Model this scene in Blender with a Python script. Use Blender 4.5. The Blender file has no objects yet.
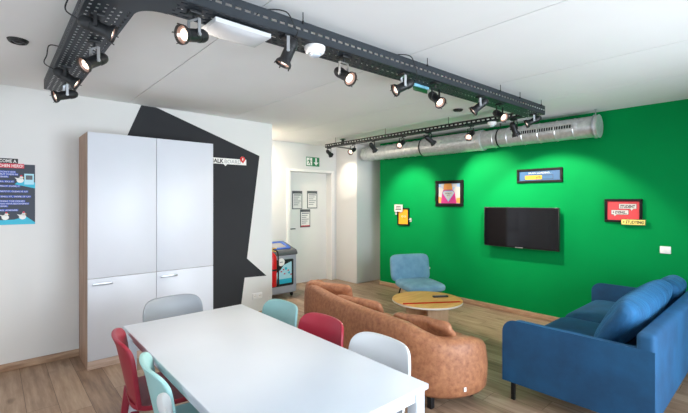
import bpy, bmesh, math, random
from mathutils import Vector, Matrix
random.seed(7)
SC = bpy.context.scene
COL = SC.collection
PI = math.pi

# ------------------------------------------------------------------ camera
CAM_H = 1.55
cd = bpy.data.cameras.new('camera'); cam = bpy.data.objects.new('camera', cd); COL.objects.link(cam)
cam.location = (0, 0, CAM_H)
cam.rotation_euler = (PI/2, 0, math.radians(48.424 - 90))
cd.sensor_width = 36; cd.lens = 396.856/688*36; cd.shift_y = -5.91/688
cd.clip_start = .02; cd.clip_end = 60
SC.camera = cam
# ------------------------------------------------------------------ light
SC.view_settings.view_transform = 'Standard'; SC.view_settings.look = 'None'
SC.view_settings.gamma = 1; SC.view_settings.use_curve_mapping = False
SC.view_settings.exposure = 0.0
SC.cycles.max_bounces = 12; SC.cycles.diffuse_bounces = 6
w = bpy.data.worlds.new('sky'); SC.world = w; w.use_nodes = True
bgn = w.node_tree.nodes['Background']; bgn.inputs[0].default_value = (.72, .86, 1, 1); bgn.inputs[1].default_value = 1.6
def area(name, loc, rot, sx, sy, energy, color):
    l = bpy.data.lights.new(name, 'AREA'); l.shape = 'RECTANGLE'; l.size = sx; l.size_y = sy
    l.energy = energy; l.color = color
    o = bpy.data.objects.new(name, l); o.location = loc; o.rotation_euler = rot; COL.objects.link(o); return o
SKYC = (.82, .91, 1)
area('daylight_window_front', (0.0, -1.95, 1.4), (PI/2, 0, 0), 2.4, 2.2, 120, SKYC)
area('daylight_window_sofa', (2.8, -1.95, 1.4), (PI/2, 0, 0), 2.4, 2.2, 270, SKYC)
area('daylight_window_side', (-2.15, 1.6, 1.4), (PI/2, 0, -PI/2), 3.2, 2.2, 25, SKYC)
SPOT_W = 52.0
SPOT_C = (1.0, .86, .70)

# ------------------------------------------------------------------ materials
def lin(h):
    h = h.lstrip('#'); r = []
    for i in (0, 2, 4):
        c = int(h[i:i+2], 16)/255
        r.append(c/12.92 if c <= .04045 else ((c+.055)/1.055)**2.4)
    return (*r, 1)
class NT:
    def __init__(s, name):
        s.m = bpy.data.materials.new(name); s.m.use_nodes = True
        s.t = s.m.node_tree; s.b = s.t.nodes['Principled BSDF']
    def n(s, typ, **k):
        x = s.t.nodes.new(typ)
        for a, v in k.items(): setattr(x, a, v)
        return x
    def l(s, a, b): s.t.links.new(a, b)
    def math(s, op, a, b=None, c=None):
        x = s.n('ShaderNodeMath', operation=op)
        for i, v in enumerate((a, b, c)):
            if v is None: continue
            if isinstance(v, (int, float)): x.inputs[i].default_value = v
            else: s.l(v, x.inputs[i])
        return x.outputs[0]
    def ramp(s, fac, stops):
        x = s.n('ShaderNodeValToRGB'); e = x.color_ramp.elements
        while len(e) < len(stops): e.new(.5)
        for i, (p, c) in enumerate(stops): e[i].position = p; e[i].color = c
        s.l(fac, x.inputs[0]); return x.outputs[0]
    def coords(s, scale=(1, 1, 1)):
        tc = s.n('ShaderNodeTexCoord'); mp = s.n('ShaderNodeMapping'); mp.inputs['Scale'].default_value = scale
        s.l(tc.outputs['Object'], mp.inputs[0]); return mp.outputs[0]
    def noise(s, vec, scale, detail=3, rough=.5):
        x = s.n('ShaderNodeTexNoise'); x.inputs['Scale'].default_value = scale
        x.inputs['Detail'].default_value = detail; x.inputs['Roughness'].default_value = rough
        s.l(vec, x.inputs['Vector']); return x.outputs[0]
    def bump(s, h, strength=.2, dist=.01):
        x = s.n('ShaderNodeBump'); x.inputs['Strength'].default_value = strength; x.inputs['Distance'].default_value = dist
        s.l(h, x.inputs['Height']); s.l(x.outputs[0], s.b.inputs['Normal'])
def plain(name, col, rough=.5, metal=0, var=.04, scale=6, bump=0, bscale=80, **kw):
    t = NT(name); c = lin(col); v = t.coords()
    n = t.noise(v, scale)
    lo = tuple(max(0, x*(1-var)) for x in c[:3])+(1,); hi = tuple(min(1, x*(1+var)) for x in c[:3])+(1,)
    t.l(t.ramp(n, [(.3, lo), (.7, hi)]), t.b.inputs['Base Color'])
    t.b.inputs['Roughness'].default_value = rough; t.b.inputs['Metallic'].default_value = metal
    if bump: t.bump(t.noise(v, bscale, 4), bump, .003)
    for k, x in kw.items(): t.b.inputs[k].default_value = x
    return t.m
def two(name, c1, c2, scale, rough=.6, lo=.35, hi=.65, stretch=(1, 1, 1), bump=.0, bscale=60, **kw):
    t = NT(name); v = t.coords(stretch)
    n = t.noise(v, scale, 6, .6)
    t.l(t.ramp(n, [(lo, lin(c1)), (hi, lin(c2))]), t.b.inputs['Base Color'])
    t.b.inputs['Roughness'].default_value = rough
    if bump: t.bump(t.noise(v, bscale, 4), bump, .004)
    for k, x in kw.items(): t.b.inputs[k].default_value = x
    return t.m
def emit(name, col, strength):
    t = NT(name); t.b.inputs['Base Color'].default_value = (0, 0, 0, 1)
    n = t.noise(t.coords(), 40); t.l(t.ramp(n, [(.2, lin(col)), (.9, lin(col))]), t.b.inputs['Emission Color'])
    t.b.inputs['Emission Strength'].default_value = strength; return t.m
def oak_floor():
    t = NT('oak_floor'); tc = t.n('ShaderNodeTexCoord'); sp = t.n('ShaderNodeSeparateXYZ'); t.l(tc.outputs['Object'], sp.inputs[0])
    x, y = sp.outputs[0], sp.outputs[1]
    xs = t.math('DIVIDE', x, .19); row = t.math('FLOOR', xs); fx = t.math('FRACT', xs)
    w1 = t.n('ShaderNodeTexWhiteNoise', noise_dimensions='1D'); t.l(row, w1.inputs['W'])
    ys = t.math('ADD', t.math('DIVIDE', y, 1.25), t.math('MULTIPLY', w1.outputs[0], 7)); colm = t.math('FLOOR', ys); fy = t.math('FRACT', ys)
    cb = t.n('ShaderNodeCombineXYZ'); t.l(row, cb.inputs[0]); t.l(colm, cb.inputs[1])
    w2 = t.n('ShaderNodeTexWhiteNoise', noise_dimensions='2D'); t.l(cb.outputs[0], w2.inputs['Vector'])
    gv = t.n('ShaderNodeCombineXYZ'); t.l(t.math('MULTIPLY', x, 14), gv.inputs[0]); t.l(t.math('MULTIPLY', y, 1.3), gv.inputs[1]); t.l(t.math('MULTIPLY', w2.outputs[0], 30), gv.inputs[2])
    g = t.noise(gv.outputs[0], 1.6, 6, .62)
    kv = t.n('ShaderNodeCombineXYZ'); t.l(t.math('MULTIPLY', x, 6), kv.inputs[0]); t.l(t.math('MULTIPLY', y, 2.2), kv.inputs[1]); t.l(t.math('MULTIPLY', w2.outputs[0], 50), kv.inputs[2])
    k = t.noise(kv.outputs[0], 1.2, 2, .4)
    f = t.math('ADD', t.math('MULTIPLY', g, .9), t.math('MULTIPLY', t.math('SUBTRACT', w2.outputs[0], .5), .22))
    base = t.ramp(f, [(.20, lin('#775f4e')), (.40, lin('#977d68')), (.55, lin('#aa917b')), (.75, lin('#bfa893'))])
    kn = t.ramp(k, [(.64, (1, 1, 1, 1)), (.74, (.42, .36, .32, 1))])
    mx = t.n('ShaderNodeMix', data_type='RGBA', blend_type='MULTIPLY'); mx.inputs[0].default_value = .75
    t.l(base, mx.inputs[6]); t.l(kn, mx.inputs[7])
    gap = t.math('MINIMUM', t.math('MULTIPLY', t.math('MINIMUM', fx, t.math('SUBTRACT', 1, fx)), .19), t.math('MULTIPLY', t.math('MINIMUM', fy, t.math('SUBTRACT', 1, fy)), 1.25))
    gm = t.math('LESS_THAN', gap, .0016)
    m2 = t.n('ShaderNodeMix', data_type='RGBA'); t.l(gm, m2.inputs[0]); t.l(mx.outputs[2], m2.inputs[6]); m2.inputs[7].default_value = lin('#54402f')
    t.l(m2.outputs[2], t.b.inputs['Base Color'])
    t.b.inputs['Roughness'].default_value = .42
    t.bump(t.math('SUBTRACT', g, gm), .12, .002)
    return t.m
def wood(name, c1, c2, c3, stretch, scale=2.2, rough=.5):
    t = NT(name); v = t.coords(stretch); g = t.noise(v, scale, 6, .65)
    t.l(t.ramp(g, [(.3, lin(c1)), (.5, lin(c2)), (.68, lin(c3))]), t.b.inputs['Base Color'])
    t.b.inputs['Roughness'].default_value = rough; t.bump(g, .08, .002); return t.m
def glass():
    t = NT('window_glass'); nt = t.t
    tr = t.n('ShaderNodeBsdfTransparent'); gl = t.n('ShaderNodeBsdfGlossy'); gl.inputs['Roughness'].default_value = .02
    fr = t.n('ShaderNodeFresnel'); fr.inputs['IOR'].default_value = 1.45; mx = t.n('ShaderNodeMixShader')
    t.l(fr.outputs[0], mx.inputs[0]); t.l(tr.outputs[0], mx.inputs[1]); t.l(gl.outputs[0], mx.inputs[2])
    t.l(mx.outputs[0], nt.nodes['Material Output'].inputs['Surface']); return t.m

M = {}
M['wall'] = plain('white_paint', '#dedddb', .8, var=.015, scale=2, bump=.05, bscale=160)
M['ceiling'] = plain('ceiling_paint', '#ececec', .85, var=.025, scale=1.3, bump=.06, bscale=120)
M['joint'] = plain('joint_grey', '#6c6c6c', .9)  # grey backing that shows between the ceiling slabs
M['green'] = plain('green_paint', '#008342', .7, var=.03, scale=2, bump=.05, bscale=150, **{'Specular IOR Level': .06})
M['chalk'] = plain('chalkboard_paint', '#2b2c30', .85, var=.06, scale=3)
M['floor'] = oak_floor()
M['oak_board'] = wood('oak_skirting', '#8d6d55', '#ab8b70', '#c4a68a', (2, 2, 14), 2.0, .5)
M['oak_side'] = wood('oak_panel', '#91735f', '#a98a74', '#bc9f89', (9, 9, .8), 2.5, .5)
M['oak_plinth'] = wood('oak_plinth', '#b09684', '#c2a998', '#cfbbab', (1.2, 6, 14), 2.5, .5)
M['door_white'] = plain('cabinet_white', '#d0d2d9', .38, var=.01)
M['door_gap'] = plain('cabinet_gap', '#70757c', .7)
M['table_white'] = plain('table_white', '#ccd3dc', .4, var=.01)
M['frame_white'] = plain('white_steel', '#d6dce3', .4, var=.01)
M['tray'] = plain('tray_graphite', '#2a3036', .48, .3, var=.12, scale=9)
M['track_black'] = plain('tray_black', '#1d2023', .5, .3, var=.1)
M['spot_black'] = plain('spot_black', '#1f2022', .45, .2, var=.08, scale=20)
M['steel'] = plain('brushed_steel', '#b9bcc0', .35, .9, var=.05, scale=30)
M['spot_reflector'] = plain('spot_reflector', '#caa89c', .3, .8)
M['bulb'] = emit('lamp_bulb', '#fff0dc', 2.6)
M['frame_black'] = plain('frame_black', '#0d0d0e', .65, **{'Specular IOR Level': .2})
M['rubber'] = plain('black_cable', '#141516', .5)
M['black'] = plain('black_plastic', '#151617', .4)
M['legs_black'] = plain('black_legs', '#1a1b1e', .45, .4)
M['white_plastic'] = plain('white_plastic', '#ececec', .4, var=.01)
M['sensor'] = plain('sensor_lens', '#c3cedb', .3)
M['print_white'] = plain('print_white', '#c4c3c0', .7)
M['ap_white'] = plain('ap_white', '#c9cacd', .5)
M['white_warm'] = plain('white_print', '#f0eeea', .6, var=.01)
M['grey_text'] = plain('grey_print', '#8a8b90', .7)
M['blue_velvet'] = two('blue_velvet', '#08365a', '#10527e', 4, .8, .25, .75, bump=.2, bscale=40, **{'Sheen Weight': .25, 'Sheen Roughness': .35})
M['blue_velvet'].node_tree.nodes['Principled BSDF'].inputs['Sheen Tint'].default_value = lin('#4fa3e6')
M['velvet_cushion'] = two('blue_velvet_cushion', '#0b4066', '#176496', 4, .8, .25, .75, stretch=(3.2, 1, 1), bump=.0, **{'Sheen Weight': .3, 'Sheen Roughness': .35})
def wrinkles(m, stretch, scale, strength, dist):
    t = NT.__new__(NT); t.m = m; t.t = m.node_tree; t.b = t.t.nodes['Principled BSDF']; n = t.noise(t.coords(stretch), scale, 4, .6); t.bump(n, strength, dist)
M['velvet_cushion'].node_tree.nodes['Principled BSDF'].inputs['Sheen Tint'].default_value = lin('#5fb0ee')
wrinkles(M['velvet_cushion'], (9, 2.2, 2.2), 2.2, .6, .03)
M['leather'] = two('brown_suede', '#835037', '#ad7753', 30, .55, .3, .7, bump=.25, bscale=45)
M['leather_cush'] = two('brown_suede_cushion', '#835138', '#ae7855', 26, .55, .3, .7, bump=.5, bscale=28)
M['tag'] = plain('fabric_tag', '#f4f4f4', .6)
M['blue_cord'] = two('blue_corduroy', '#6a97b4', '#83adc6', 9, .85, .3, .7, bump=.2, bscale=120)
M['table_oak'] = wood('coffee_oak', '#d0934a', '#dda45c', '#e8b671', (2, 12, 4), 1.8, .4)
M['table_edge'] = plain('coffee_edge', '#e6ded0', .5)
M['ply'] = wood('plywood_base', '#c39a72', '#d2ac86', '#dcbb98', (8, 8, 1.2), 2, .55)
M['red_line'] = plain('red_inlay', '#c0200f', .7, **{'Specular IOR Level': .1})
M['screen'] = plain('screen_glass', '#0d0e12', .06, var=.02, **{'Specular IOR Level': .4})
M['bezel'] = plain('screen_bezel', '#17181a', .3)
def galv():
    t = NT('galvanised_steel'); v = t.coords((1, 1, 1)); n = t.noise(v, 22, 4, .6)
    t.l(t.ramp(n, [(.3, lin('#c0c2c1')), (.7, lin('#dcdedd'))]), t.b.inputs['Base Color'])
    t.b.inputs['Metallic'].default_value = .6; t.l(t.ramp(t.noise(v, 9), [(.3, (.28, .28, .28, 1)), (.7, (.42, .42, .42, 1))]), t.b.inputs['Roughness'])
    t.bump(n, .05, .003); return t.m
M['galv'] = galv()
M['bin_grey'] = plain('bin_grey', '#a2a5b0', .45, var=.03)
M['bin_dark'] = plain('bin_dark', '#54575c', .5)
M['bin_blue'] = plain('bin_blue', '#2457b5', .4)
M['red'] = plain('signal_red', '#d3121c', .35)
M['yellow'] = plain('signal_yellow', '#e9bd1d', .45)
M['exit_green'] = plain('exit_green', '#157a4a', .4)
M['lightbox_green'] = emit('exit_light_green', '#0aa04c', .25)
M['lightbox_blue'] = plain('exit_light_blue', '#7fb8d0', .35)
M['pic_red'] = plain('poster_red', '#cc3d44', .55)
M['pic_blue'] = plain('poster_blue', '#1f527d', .55)
M['pic_yellow'] = plain('poster_yellow', '#e0a018', .55)
M['pic_cream'] = plain('poster_cream', '#efdf7a', .55)
M['pic_sky'] = plain('poster_sky', '#8fb6dd', .55)
M['pic_orange'] = plain('poster_orange', '#ea9c4c', .55)
M['pic_magenta'] = plain('poster_magenta', '#c2237c', .55)
M['pic_black'] = plain('poster_black', '#19191b', .55)
M['navy'] = plain('poster_navy', '#232b3c', .5)
M['cyan'] = plain('poster_cyan', '#27b3cf', .5)
M['pale_cyan'] = plain('poster_pale_cyan', '#aadbe8', .5)
M['text_blue'] = plain('poster_text_blue', '#3b57b4', .5)
M['poster_red'] = plain('poster_heading_red', '#d02a45', .5)
M['glass'] = glass()
for k, c in dict(red='#a51f38', darkred='#8c1c30', teal='#84b0b3', mint='#98c4c4', white='#d9dcdf', grey='#8b9198', palegrey='#b3b9bf').items():
    M['chair_'+k] = plain('chair_'+k, c, .42, var=.02, bump=.04, bscale=250)

# ------------------------------------------------------------------ mesh helpers
def root_of(p):
    v = Vector((0, 0, 0))
    while p is not None: v += p.location; p = p.parent
    return v
def obj(name, bm, mats, parent=None, smooth=True, angle=38, local=False):
    """link bm (world coordinates, or local if local=True) as one mesh object"""
    bmesh.ops.recalc_face_normals(bm, faces=bm.faces[:])
    if parent is not None and not local:
        bmesh.ops.translate(bm, verts=bm.verts[:], vec=-root_of(parent))
    if smooth:
        ca = math.radians(angle)
        for f in bm.faces: f.smooth = True
        for e in bm.edges:
            if len(e.link_faces) == 2 and e.calc_face_angle(0) > ca: e.smooth = False
    me = bpy.data.meshes.new(name); bm.to_mesh(me); bm.free()
    for m in (mats if isinstance(mats, (list, tuple)) else [mats]): me.materials.append(m)
    o = bpy.data.objects.new(name, me); COL.objects.link(o)
    if parent is not None: o.parent = parent
    return o
def tag(o, label=None, cat=None, group=None, kind=None):
    if label: o['label'] = label
    if cat: o['category'] = cat
    if group: o['group'] = group
    if kind: o['kind'] = kind
    return o
def thing(name, label, cat, loc=(0, 0, 0), group=None):
    o = bpy.data.objects.new(name, None); o.location = loc; o.empty_display_size = .1; COL.objects.link(o)
    return tag(o, label, cat, group)
def struct(name, bm, m, parent=None, **k):
    o = obj(name, bm, m, parent, **k)
    if parent is None: o['kind'] = 'structure'
    return o
def B(): return bmesh.new()
def merge(bm, t, mi=None):
    if mi is not None:
        for f in t.faces: f.material_index = mi
    me = bpy.data.meshes.new('t'); t.to_mesh(me); t.free(); bm.from_mesh(me); bpy.data.meshes.remove(me)
def box(bm, a, b, bev=0, seg=2, Mx=None, mi=None):
    t = B(); bmesh.ops.create_cube(t, size=1)
    a = Vector(a); b = Vector(b); c = (a+b)/2; s = b-a
    for v in t.verts: v.co = Vector((v.co.x*s.x, v.co.y*s.y, v.co.z*s.z)) + c
    if bev: bmesh.ops.bevel(t, geom=t.edges[:], offset=bev, segments=seg, profile=.5, affect='EDGES')
    if Mx is not None: bmesh.ops.transform(t, matrix=Mx, verts=t.verts[:])
    merge(bm, t, mi)
def beam(bm, p, q, wx, wy, bev=0, up=(0, 0, 1), taper=1):
    p = Vector(p); q = Vector(q); d = (q-p).normalized(); up = Vector(up)
    if abs(d.dot(up)) > .98: up = Vector((1, 0, 0))
    s = d.cross(up).normalized(); u = s.cross(d)
    t = B(); vs = []
    for (c, k) in ((p, 1), (q, taper)):
        for (i, j) in ((-1, -1), (1, -1), (1, 1), (-1, 1)): vs.append(t.verts.new(c + s*(i*wx/2*k) + u*(j*wy/2*k)))
    t.faces.new(vs[:4]); t.faces.new(vs[4:])
    for i in range(4): t.faces.new((vs[i], vs[(i+1) % 4], vs[4+(i+1) % 4], vs[4+i]))
    if bev: bmesh.ops.bevel(t, geom=t.edges[:], offset=bev, segments=2, profile=.5, affect='EDGES')
    merge(bm, t)
def frame_of(d):
    d = Vector(d).normalized(); a = Vector((0, 0, 1)) if abs(d.z) < .95 else Vector((1, 0, 0))
    s = d.cross(a).normalized(); return d, s, s.cross(d)
def lathe(bm, prof, origin, axis, n=24, mi=None):
    d, s, u = frame_of(axis); o = Vector(origin); t = B(); rings = []
    for (r, h) in prof:
        if r < 1e-6: rings.append([t.verts.new(o+d*h)])
        else: rings.append([t.verts.new(o+d*h+(s*math.cos(2*PI*i/n)+u*math.sin(2*PI*i/n))*r) for i in range(n)])
    for a, b in zip(rings, rings[1:]):
        for i in range(n):
            j = (i+1) % n
            if len(a) == 1 and len(b) == 1: continue
            if len(a) == 1: t.faces.new((a[0], b[i], b[j]))
            elif len(b) == 1: t.faces.new((a[i], a[j], b[0]))
            else: t.faces.new((a[i], a[j], b[j], b[i]))
    merge(bm, t, mi)
def cyl(bm, p, q, r, n=16, r2=None, mi=None):
    p = Vector(p); q = Vector(q); L = (q-p).length
    lathe(bm, [(0, 0), (r, 0), (r if r2 is None else r2, L), (0, L)], p, q-p, n, mi)
def tube(bm, pts, r, n=8):
    pts = [Vector(p) for p in pts]; t = B(); rings = []; s = None
    for i, p in enumerate(pts):
        d = (pts[min(i+1, len(pts)-1)]-pts[max(i-1, 0)]).normalized()
        if s is None: _, s, u = frame_of(d)
        else: s = (s - d*s.dot(d)).normalized(); u = s.cross(d)
        rr = r[i] if isinstance(r, (list, tuple)) else r
        rings.append([t.verts.new(p+(s*math.cos(2*PI*k/n)+u*math.sin(2*PI*k/n))*rr) for k in range(n)])
    for a, b in zip(rings, rings[1:]):
        for k in range(n): t.faces.new((a[k], a[(k+1) % n], b[(k+1) % n], b[k]))
    t.faces.new(rings[0]); t.faces.new(rings[-1]); merge(bm, t)
def bez(pts, n=24):
    """Catmull-Rom through the points"""
    P = [Vector(p) for p in pts]; P = [P[0]*2-P[1]] + P + [P[-1]*2-P[-2]]; out = []; m = len(P)-3
    for i in range(n+1):
        t = i/n*m; k = min(int(t), m-1); f = t-k; a, b, c, d = P[k:k+4]
        out.append(.5*((2*b)+(c-a)*f+(2*a-5*b+4*c-d)*f*f+(3*b-a-3*c+d)*f**3))
    return out
def prism(bm, poly, o, u, v, depth, mi=None, bev=0):
    """polygon in the plane (o,u,v), pushed out by depth along u x v"""
    o, u, v = Vector(o), Vector(u), Vector(v); nrm = u.cross(v).normalized()*depth
    t = B(); a = [t.verts.new(o+u*x+v*y) for x, y in poly]; b = [t.verts.new(p.co+nrm) for p in a]
    t.faces.new(a); t.faces.new(b); n = len(a)
    for i in range(n): t.faces.new((a[i], a[(i+1) % n], b[(i+1) % n], b[i]))
    if bev:
        bmesh.ops.bevel(t, geom=[e for e in t.edges if e.verts[0] in b and e.verts[1] in b], offset=bev, segments=2, profile=.5, affect='EDGES')
    merge(bm, t, mi)
def rect(x0, y0, x1, y1): return [(x0, y0), (x1, y0), (x1, y1), (x0, y1)]
def rrect(x0, y0, x1, y1, r, n=6):
    out = []
    for cx, cy, a in ((x1-r, y1-r, 0), (x0+r, y1-r, 90), (x0+r, y0+r, 180), (x1-r, y0+r, 270)):
        for i in range(n+1):
            t = math.radians(a+90*i/n); out.append((cx+r*math.cos(t), cy+r*math.sin(t)))
    return out
def circ(cx, cy, r, n=20, ry=None): return [(cx+r*math.cos(2*PI*i/n), cy+(ry or r)*math.sin(2*PI*i/n)) for i in range(n)]
def cushion(bm, c, h, p=(4, 4), cuts=12, Mx=None, wrinkle=0, seed=0, puff=.0):
    """soft superellipsoid pillow: half sizes h, flat direction z"""
    t = B(); bmesh.ops.create_cube(t, size=2)
    bmesh.ops.subdivide_edges(t, edges=t.edges[:], cuts=cuts, use_grid_fill=True)
    rnd = random.Random(seed); ph = [(rnd.uniform(2, 6), rnd.uniform(2, 7), rnd.uniform(0, 6)) for _ in range(5)]
    for v in t.verts:
        x, y, z = v.co
        k = (abs(x)**p[0]+abs(y)**p[0])**(1/p[0]) if (x or y) else 0
        e = (k**p[1]+abs(z)**p[1])**(1/p[1])
        x, y, z = x/e, y/e, z/e
        if puff: z *= 1+puff*(1-min(1, x*x))*(1-min(1, y*y))
        if wrinkle:
            z += wrinkle*sum(math.sin(a*x+b*y+g) for a, b, g in ph)/3*(.4+.6*max(abs(x), abs(y)))
        v.co = Vector((x*h[0], y*h[1], z*h[2]))+Vector(c)
    if Mx is not None: bmesh.ops.transform(t, matrix=Mx, verts=t.verts[:])
    merge(bm, t)
def text(bm, s, o, u, v, size, depth=.001, mi=None, width=None, align='LEFT', bold=0, shear=0):
    """solid lettering starting at o, reading along u, up along v"""
    cu = bpy.data.curves.new('t', 'FONT'); cu.body = s; cu.size = size; cu.extrude = depth/2; cu.align_x = align; cu.offset = bold; cu.shear = shear
    cu.resolution_u = 2
    ob = bpy.data.objects.new('t', cu); COL.objects.link(ob); dg = bpy.context.evaluated_depsgraph_get()
    me = bpy.data.meshes.new_from_object(ob.evaluated_get(dg)); bpy.data.objects.remove(ob); bpy.data.curves.remove(cu)
    t = B(); t.from_mesh(me); bpy.data.meshes.remove(me)
    u, v = Vector(u), Vector(v); nrm = u.cross(v)
    if width:
        xs = [p.co.x for p in t.verts]; k = width/(max(xs)-min(xs))
        for p in t.verts: p.co.x *= k
    for p in t.verts: p.co = Vector(o)+u*p.co.x+v*p.co.y+nrm*(p.co.z+depth/2)
    merge(bm, t, mi)
def slotted(bm, o, u, v, L, W, rows, period, slot, sw, thick, margin=.018, stagger=True):
    """sheet L x W in the plane (o,u,v) with rows of slots through it"""
    o, u, v = Vector(o), Vector(u), Vector(v); t = B(); n = max(1, int(L/period)); per = L/n
    ys = [0]; gap = (W-2*margin-rows*sw)/max(1, rows-1) if rows > 1 else 0; y = margin if rows > 1 else (W-sw)/2
    strips = []
    for r in range(rows):
        strips.append((ys[-1], y, None)); strips.append((y, y+sw, r)); ys.append(y+sw); y += sw+gap
    strips.append((ys[-1], W, None))
    cuts = set()
    for k in range(n+1):
        for st in (0, .5):
            for e in (-slot/2, slot/2): cuts.add(round((k+st)*per+e, 5))
    cuts = sorted(c for c in cuts if 0 < c < L); cuts = [0]+cuts+[L]
    V = {}
    def vert(a, b):
        k = (round(a, 5), round(b, 5))
        if k not in V: V[k] = t.verts.new(o+u*a+v*b)
        return V[k]
    for (y0, y1, r) in strips:
        if y1-y0 < 1e-5: continue
        for x0, x1 in zip(cuts, cuts[1:]):
            if r is not None:
                ph = ((x0+x1)/2/per + (.5 if (r % 2 and stagger) else 0)) % 1
                if abs(ph-.5)*per < slot/2: continue
            t.faces.new((vert(x0, y0), vert(x1, y0), vert(x1, y1), vert(x0, y1)))
    bmesh.ops.recalc_face_normals(t, faces=t.faces[:])
    bmesh.ops.solidify(t, geom=t.faces[:], thickness=thick)
    merge(bm, t)
def copy_thing(r):
    n = r.copy(); COL.objects.link(n)
    for ch in list(r.children):
        c = ch.copy(); COL.objects.link(c); c.parent = n
        for g in ch.children:
            d = g.copy(); COL.objects.link(d); d.parent = c
    return n
X, Y, Z = Vector((1, 0, 0)), Vector((0, 1, 0)), Vector((0, 0, 1))

# ------------------------------------------------------------------ the room
XL, XG, YF, YW, YD, ZC = -1.8, 5.37, -1.6, 4.734, 5.973, 2.599
bm = B(); box(bm, (XL-.2, YF-.2, -.15), (6.0, 6.4, 0)); struct('floor', bm, M['floor'])
bm = B(); js = [XL-.2, -.06, 1.095, 2.25, 3.40, 4.31, 6.0]
for a, b in zip(js, js[1:]): box(bm, (a+.0035, YF-.2, ZC), (b-.0035, 6.4, ZC+.06), mi=0)
box(bm, (XL-.2, YF-.2, ZC+.012), (6.0, 6.4, ZC+.2), mi=1)
struct('ceiling', bm, [M['ceiling'], M['joint']])
bm = B(); box(bm, (XL-.15, YW, 0), (2.878, YW+.15, ZC)); struct('wall_left', bm, M['wall'])
bm = B(); box(bm, (2.728, YW+.15, 0), (2.878, YD, ZC)); struct('wall_corridor', bm, M['wall'])
bm = B(); box(bm, (2.728, YD, 0), (4.003, YD+.3, ZC)); box(bm, (4.96, YD, 0), (6.0, YD+.3, ZC)); box(bm, (4.003, YD, 2.08), (4.96, YD+.3, ZC)); struct('wall_back', bm, M['wall'])
bm = B(); box(bm, (5.09, 5.38, 0), (6.0, YD, ZC), .004); box(bm, (5.80, 5.05, 0), (6.0, 5.38, ZC)); struct('wall_pillar', bm, M['wall'])
bm = B(); box(bm, (XG, YF-.15, 0), (XG+.43, 5.05, ZC)); struct('wall_right', bm, M['green'])
def wall_with_windows(name, along, pos, thick, a0, a1, wins):
    bm = B(); z0, z1 = .25, 2.4
    def bx(p, q, za, zb):
        if along == 'x': box(bm, (p, pos-thick, za), (q, pos, zb))
        else: box(bm, (pos-thick, p, za), (pos, q, zb))
    bx(a0, a1, 0, z0); bx(a0, a1, z1, ZC); e = a0
    for p, q in wins: bx(e, p, z0, z1); e = q
    bx(e, a1, z0, z1); struct(name, bm, M['wall'])
wall_with_windows('wall_front', 'x', YF, .2, XL-.2, XG+.18, [(-1.2, 1.2), (1.6, 4.0)])
wall_with_windows('wall_side', 'y', XL, .2, YF, YW, [(0, 3.2)])
def window(name, along, pos, p, q):
    z0, z1, f = .25, 2.4, .06; bm = B(); m = (p+q)/2
    def bx(b, a0, a1, za, zb, d0=-.11, d1=-.05):
        if along == 'x': box(b, (a0, pos+d0, za), (a1, pos+d1, zb))
        else: box(b, (pos+d0, a0, za), (pos+d1, a1, zb))
    for a0, a1, za, zb in ((p, p+f, z0, z1), (q-f, q, z0, z1), (m-f/2, m+f/2, z0, z1), (p+f, q-f, z0, z0+f), (p+f, q-f, z1-f, z1)): bx(bm, a0, a1, za, zb)
    fr = struct(name, bm, M['frame_white'])
    g = B(); bx(g, p+f, m-f/2, z0+f, z1-f, -.085, -.079); bx(g, m+f/2, q-f, z0+f, z1-f, -.085, -.079)
    obj('window_pane', g, M['glass'], fr)
window('window_1', 'x', YF, -1.2, 1.2); window('window_2', 'x', YF, 1.6, 4.0); window('window_3', 'y', XL, 0, 3.2)
def board(name, a, b): bm = B(); box(bm, a, b, .003); return struct(name, bm, M['oak_board'])
board('baseboard_left', (XL, YW-.014, 0), (2.878, YW, .07))
board('baseboard_corridor', (2.878, YW, 0), (2.892, YD, .07))
board('baseboard_right', (XG-.014, YF, 0), (XG, 5.05, .07))
# door recess with casing
bm = B(); e = .018
box(bm, (3.928, YD-e, 0), (4.003, YD, 2.13), .004); box(bm, (4.96, YD-e, 0), (5.035, YD, 2.13), .004); box(bm, (4.003, YD-e, 2.08), (4.96, YD, 2.13), .004)
struct('trim_1', bm, M['white_warm'])
bm = B(); box(bm, (4.003, 6.12, .004), (4.96, 6.16, 2.08), .002); d = struct('door_1', bm, M['white_warm'])
bm = B(); cyl(bm, (4.085, 6.12, 1.028), (4.085, 6.105, 1.028), .024); beam(bm, (4.085, 6.095, 1.028), (4.205, 6.095, 1.028), .018, .018, .006); cyl(bm, (4.085, 6.11, 1.028), (4.085, 6.09, 1.028), .01)
h = obj('door_handle', bm, M['legs_black'], d); h['label'] = 'dark lever handle'

# black paint on the white wall
bm = B(); poly = [(1.06, 2.18), (1.225, ZC-.002), (1.378, ZC-.002), (2.684, 2.148), (2.5, .791), (2.791, .53), (2.466, .545), (2.40, .075), (1.06, .075)]
prism(bm, [(x, z) for x, z in poly], (0, YW, 0), X, Z, .0015)
tag(obj('chalkboard', bm, M['chalk'], smooth=False), 'angular black chalkboard shape painted on the white wall behind the tall cabinet', 'chalkboard')

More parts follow.
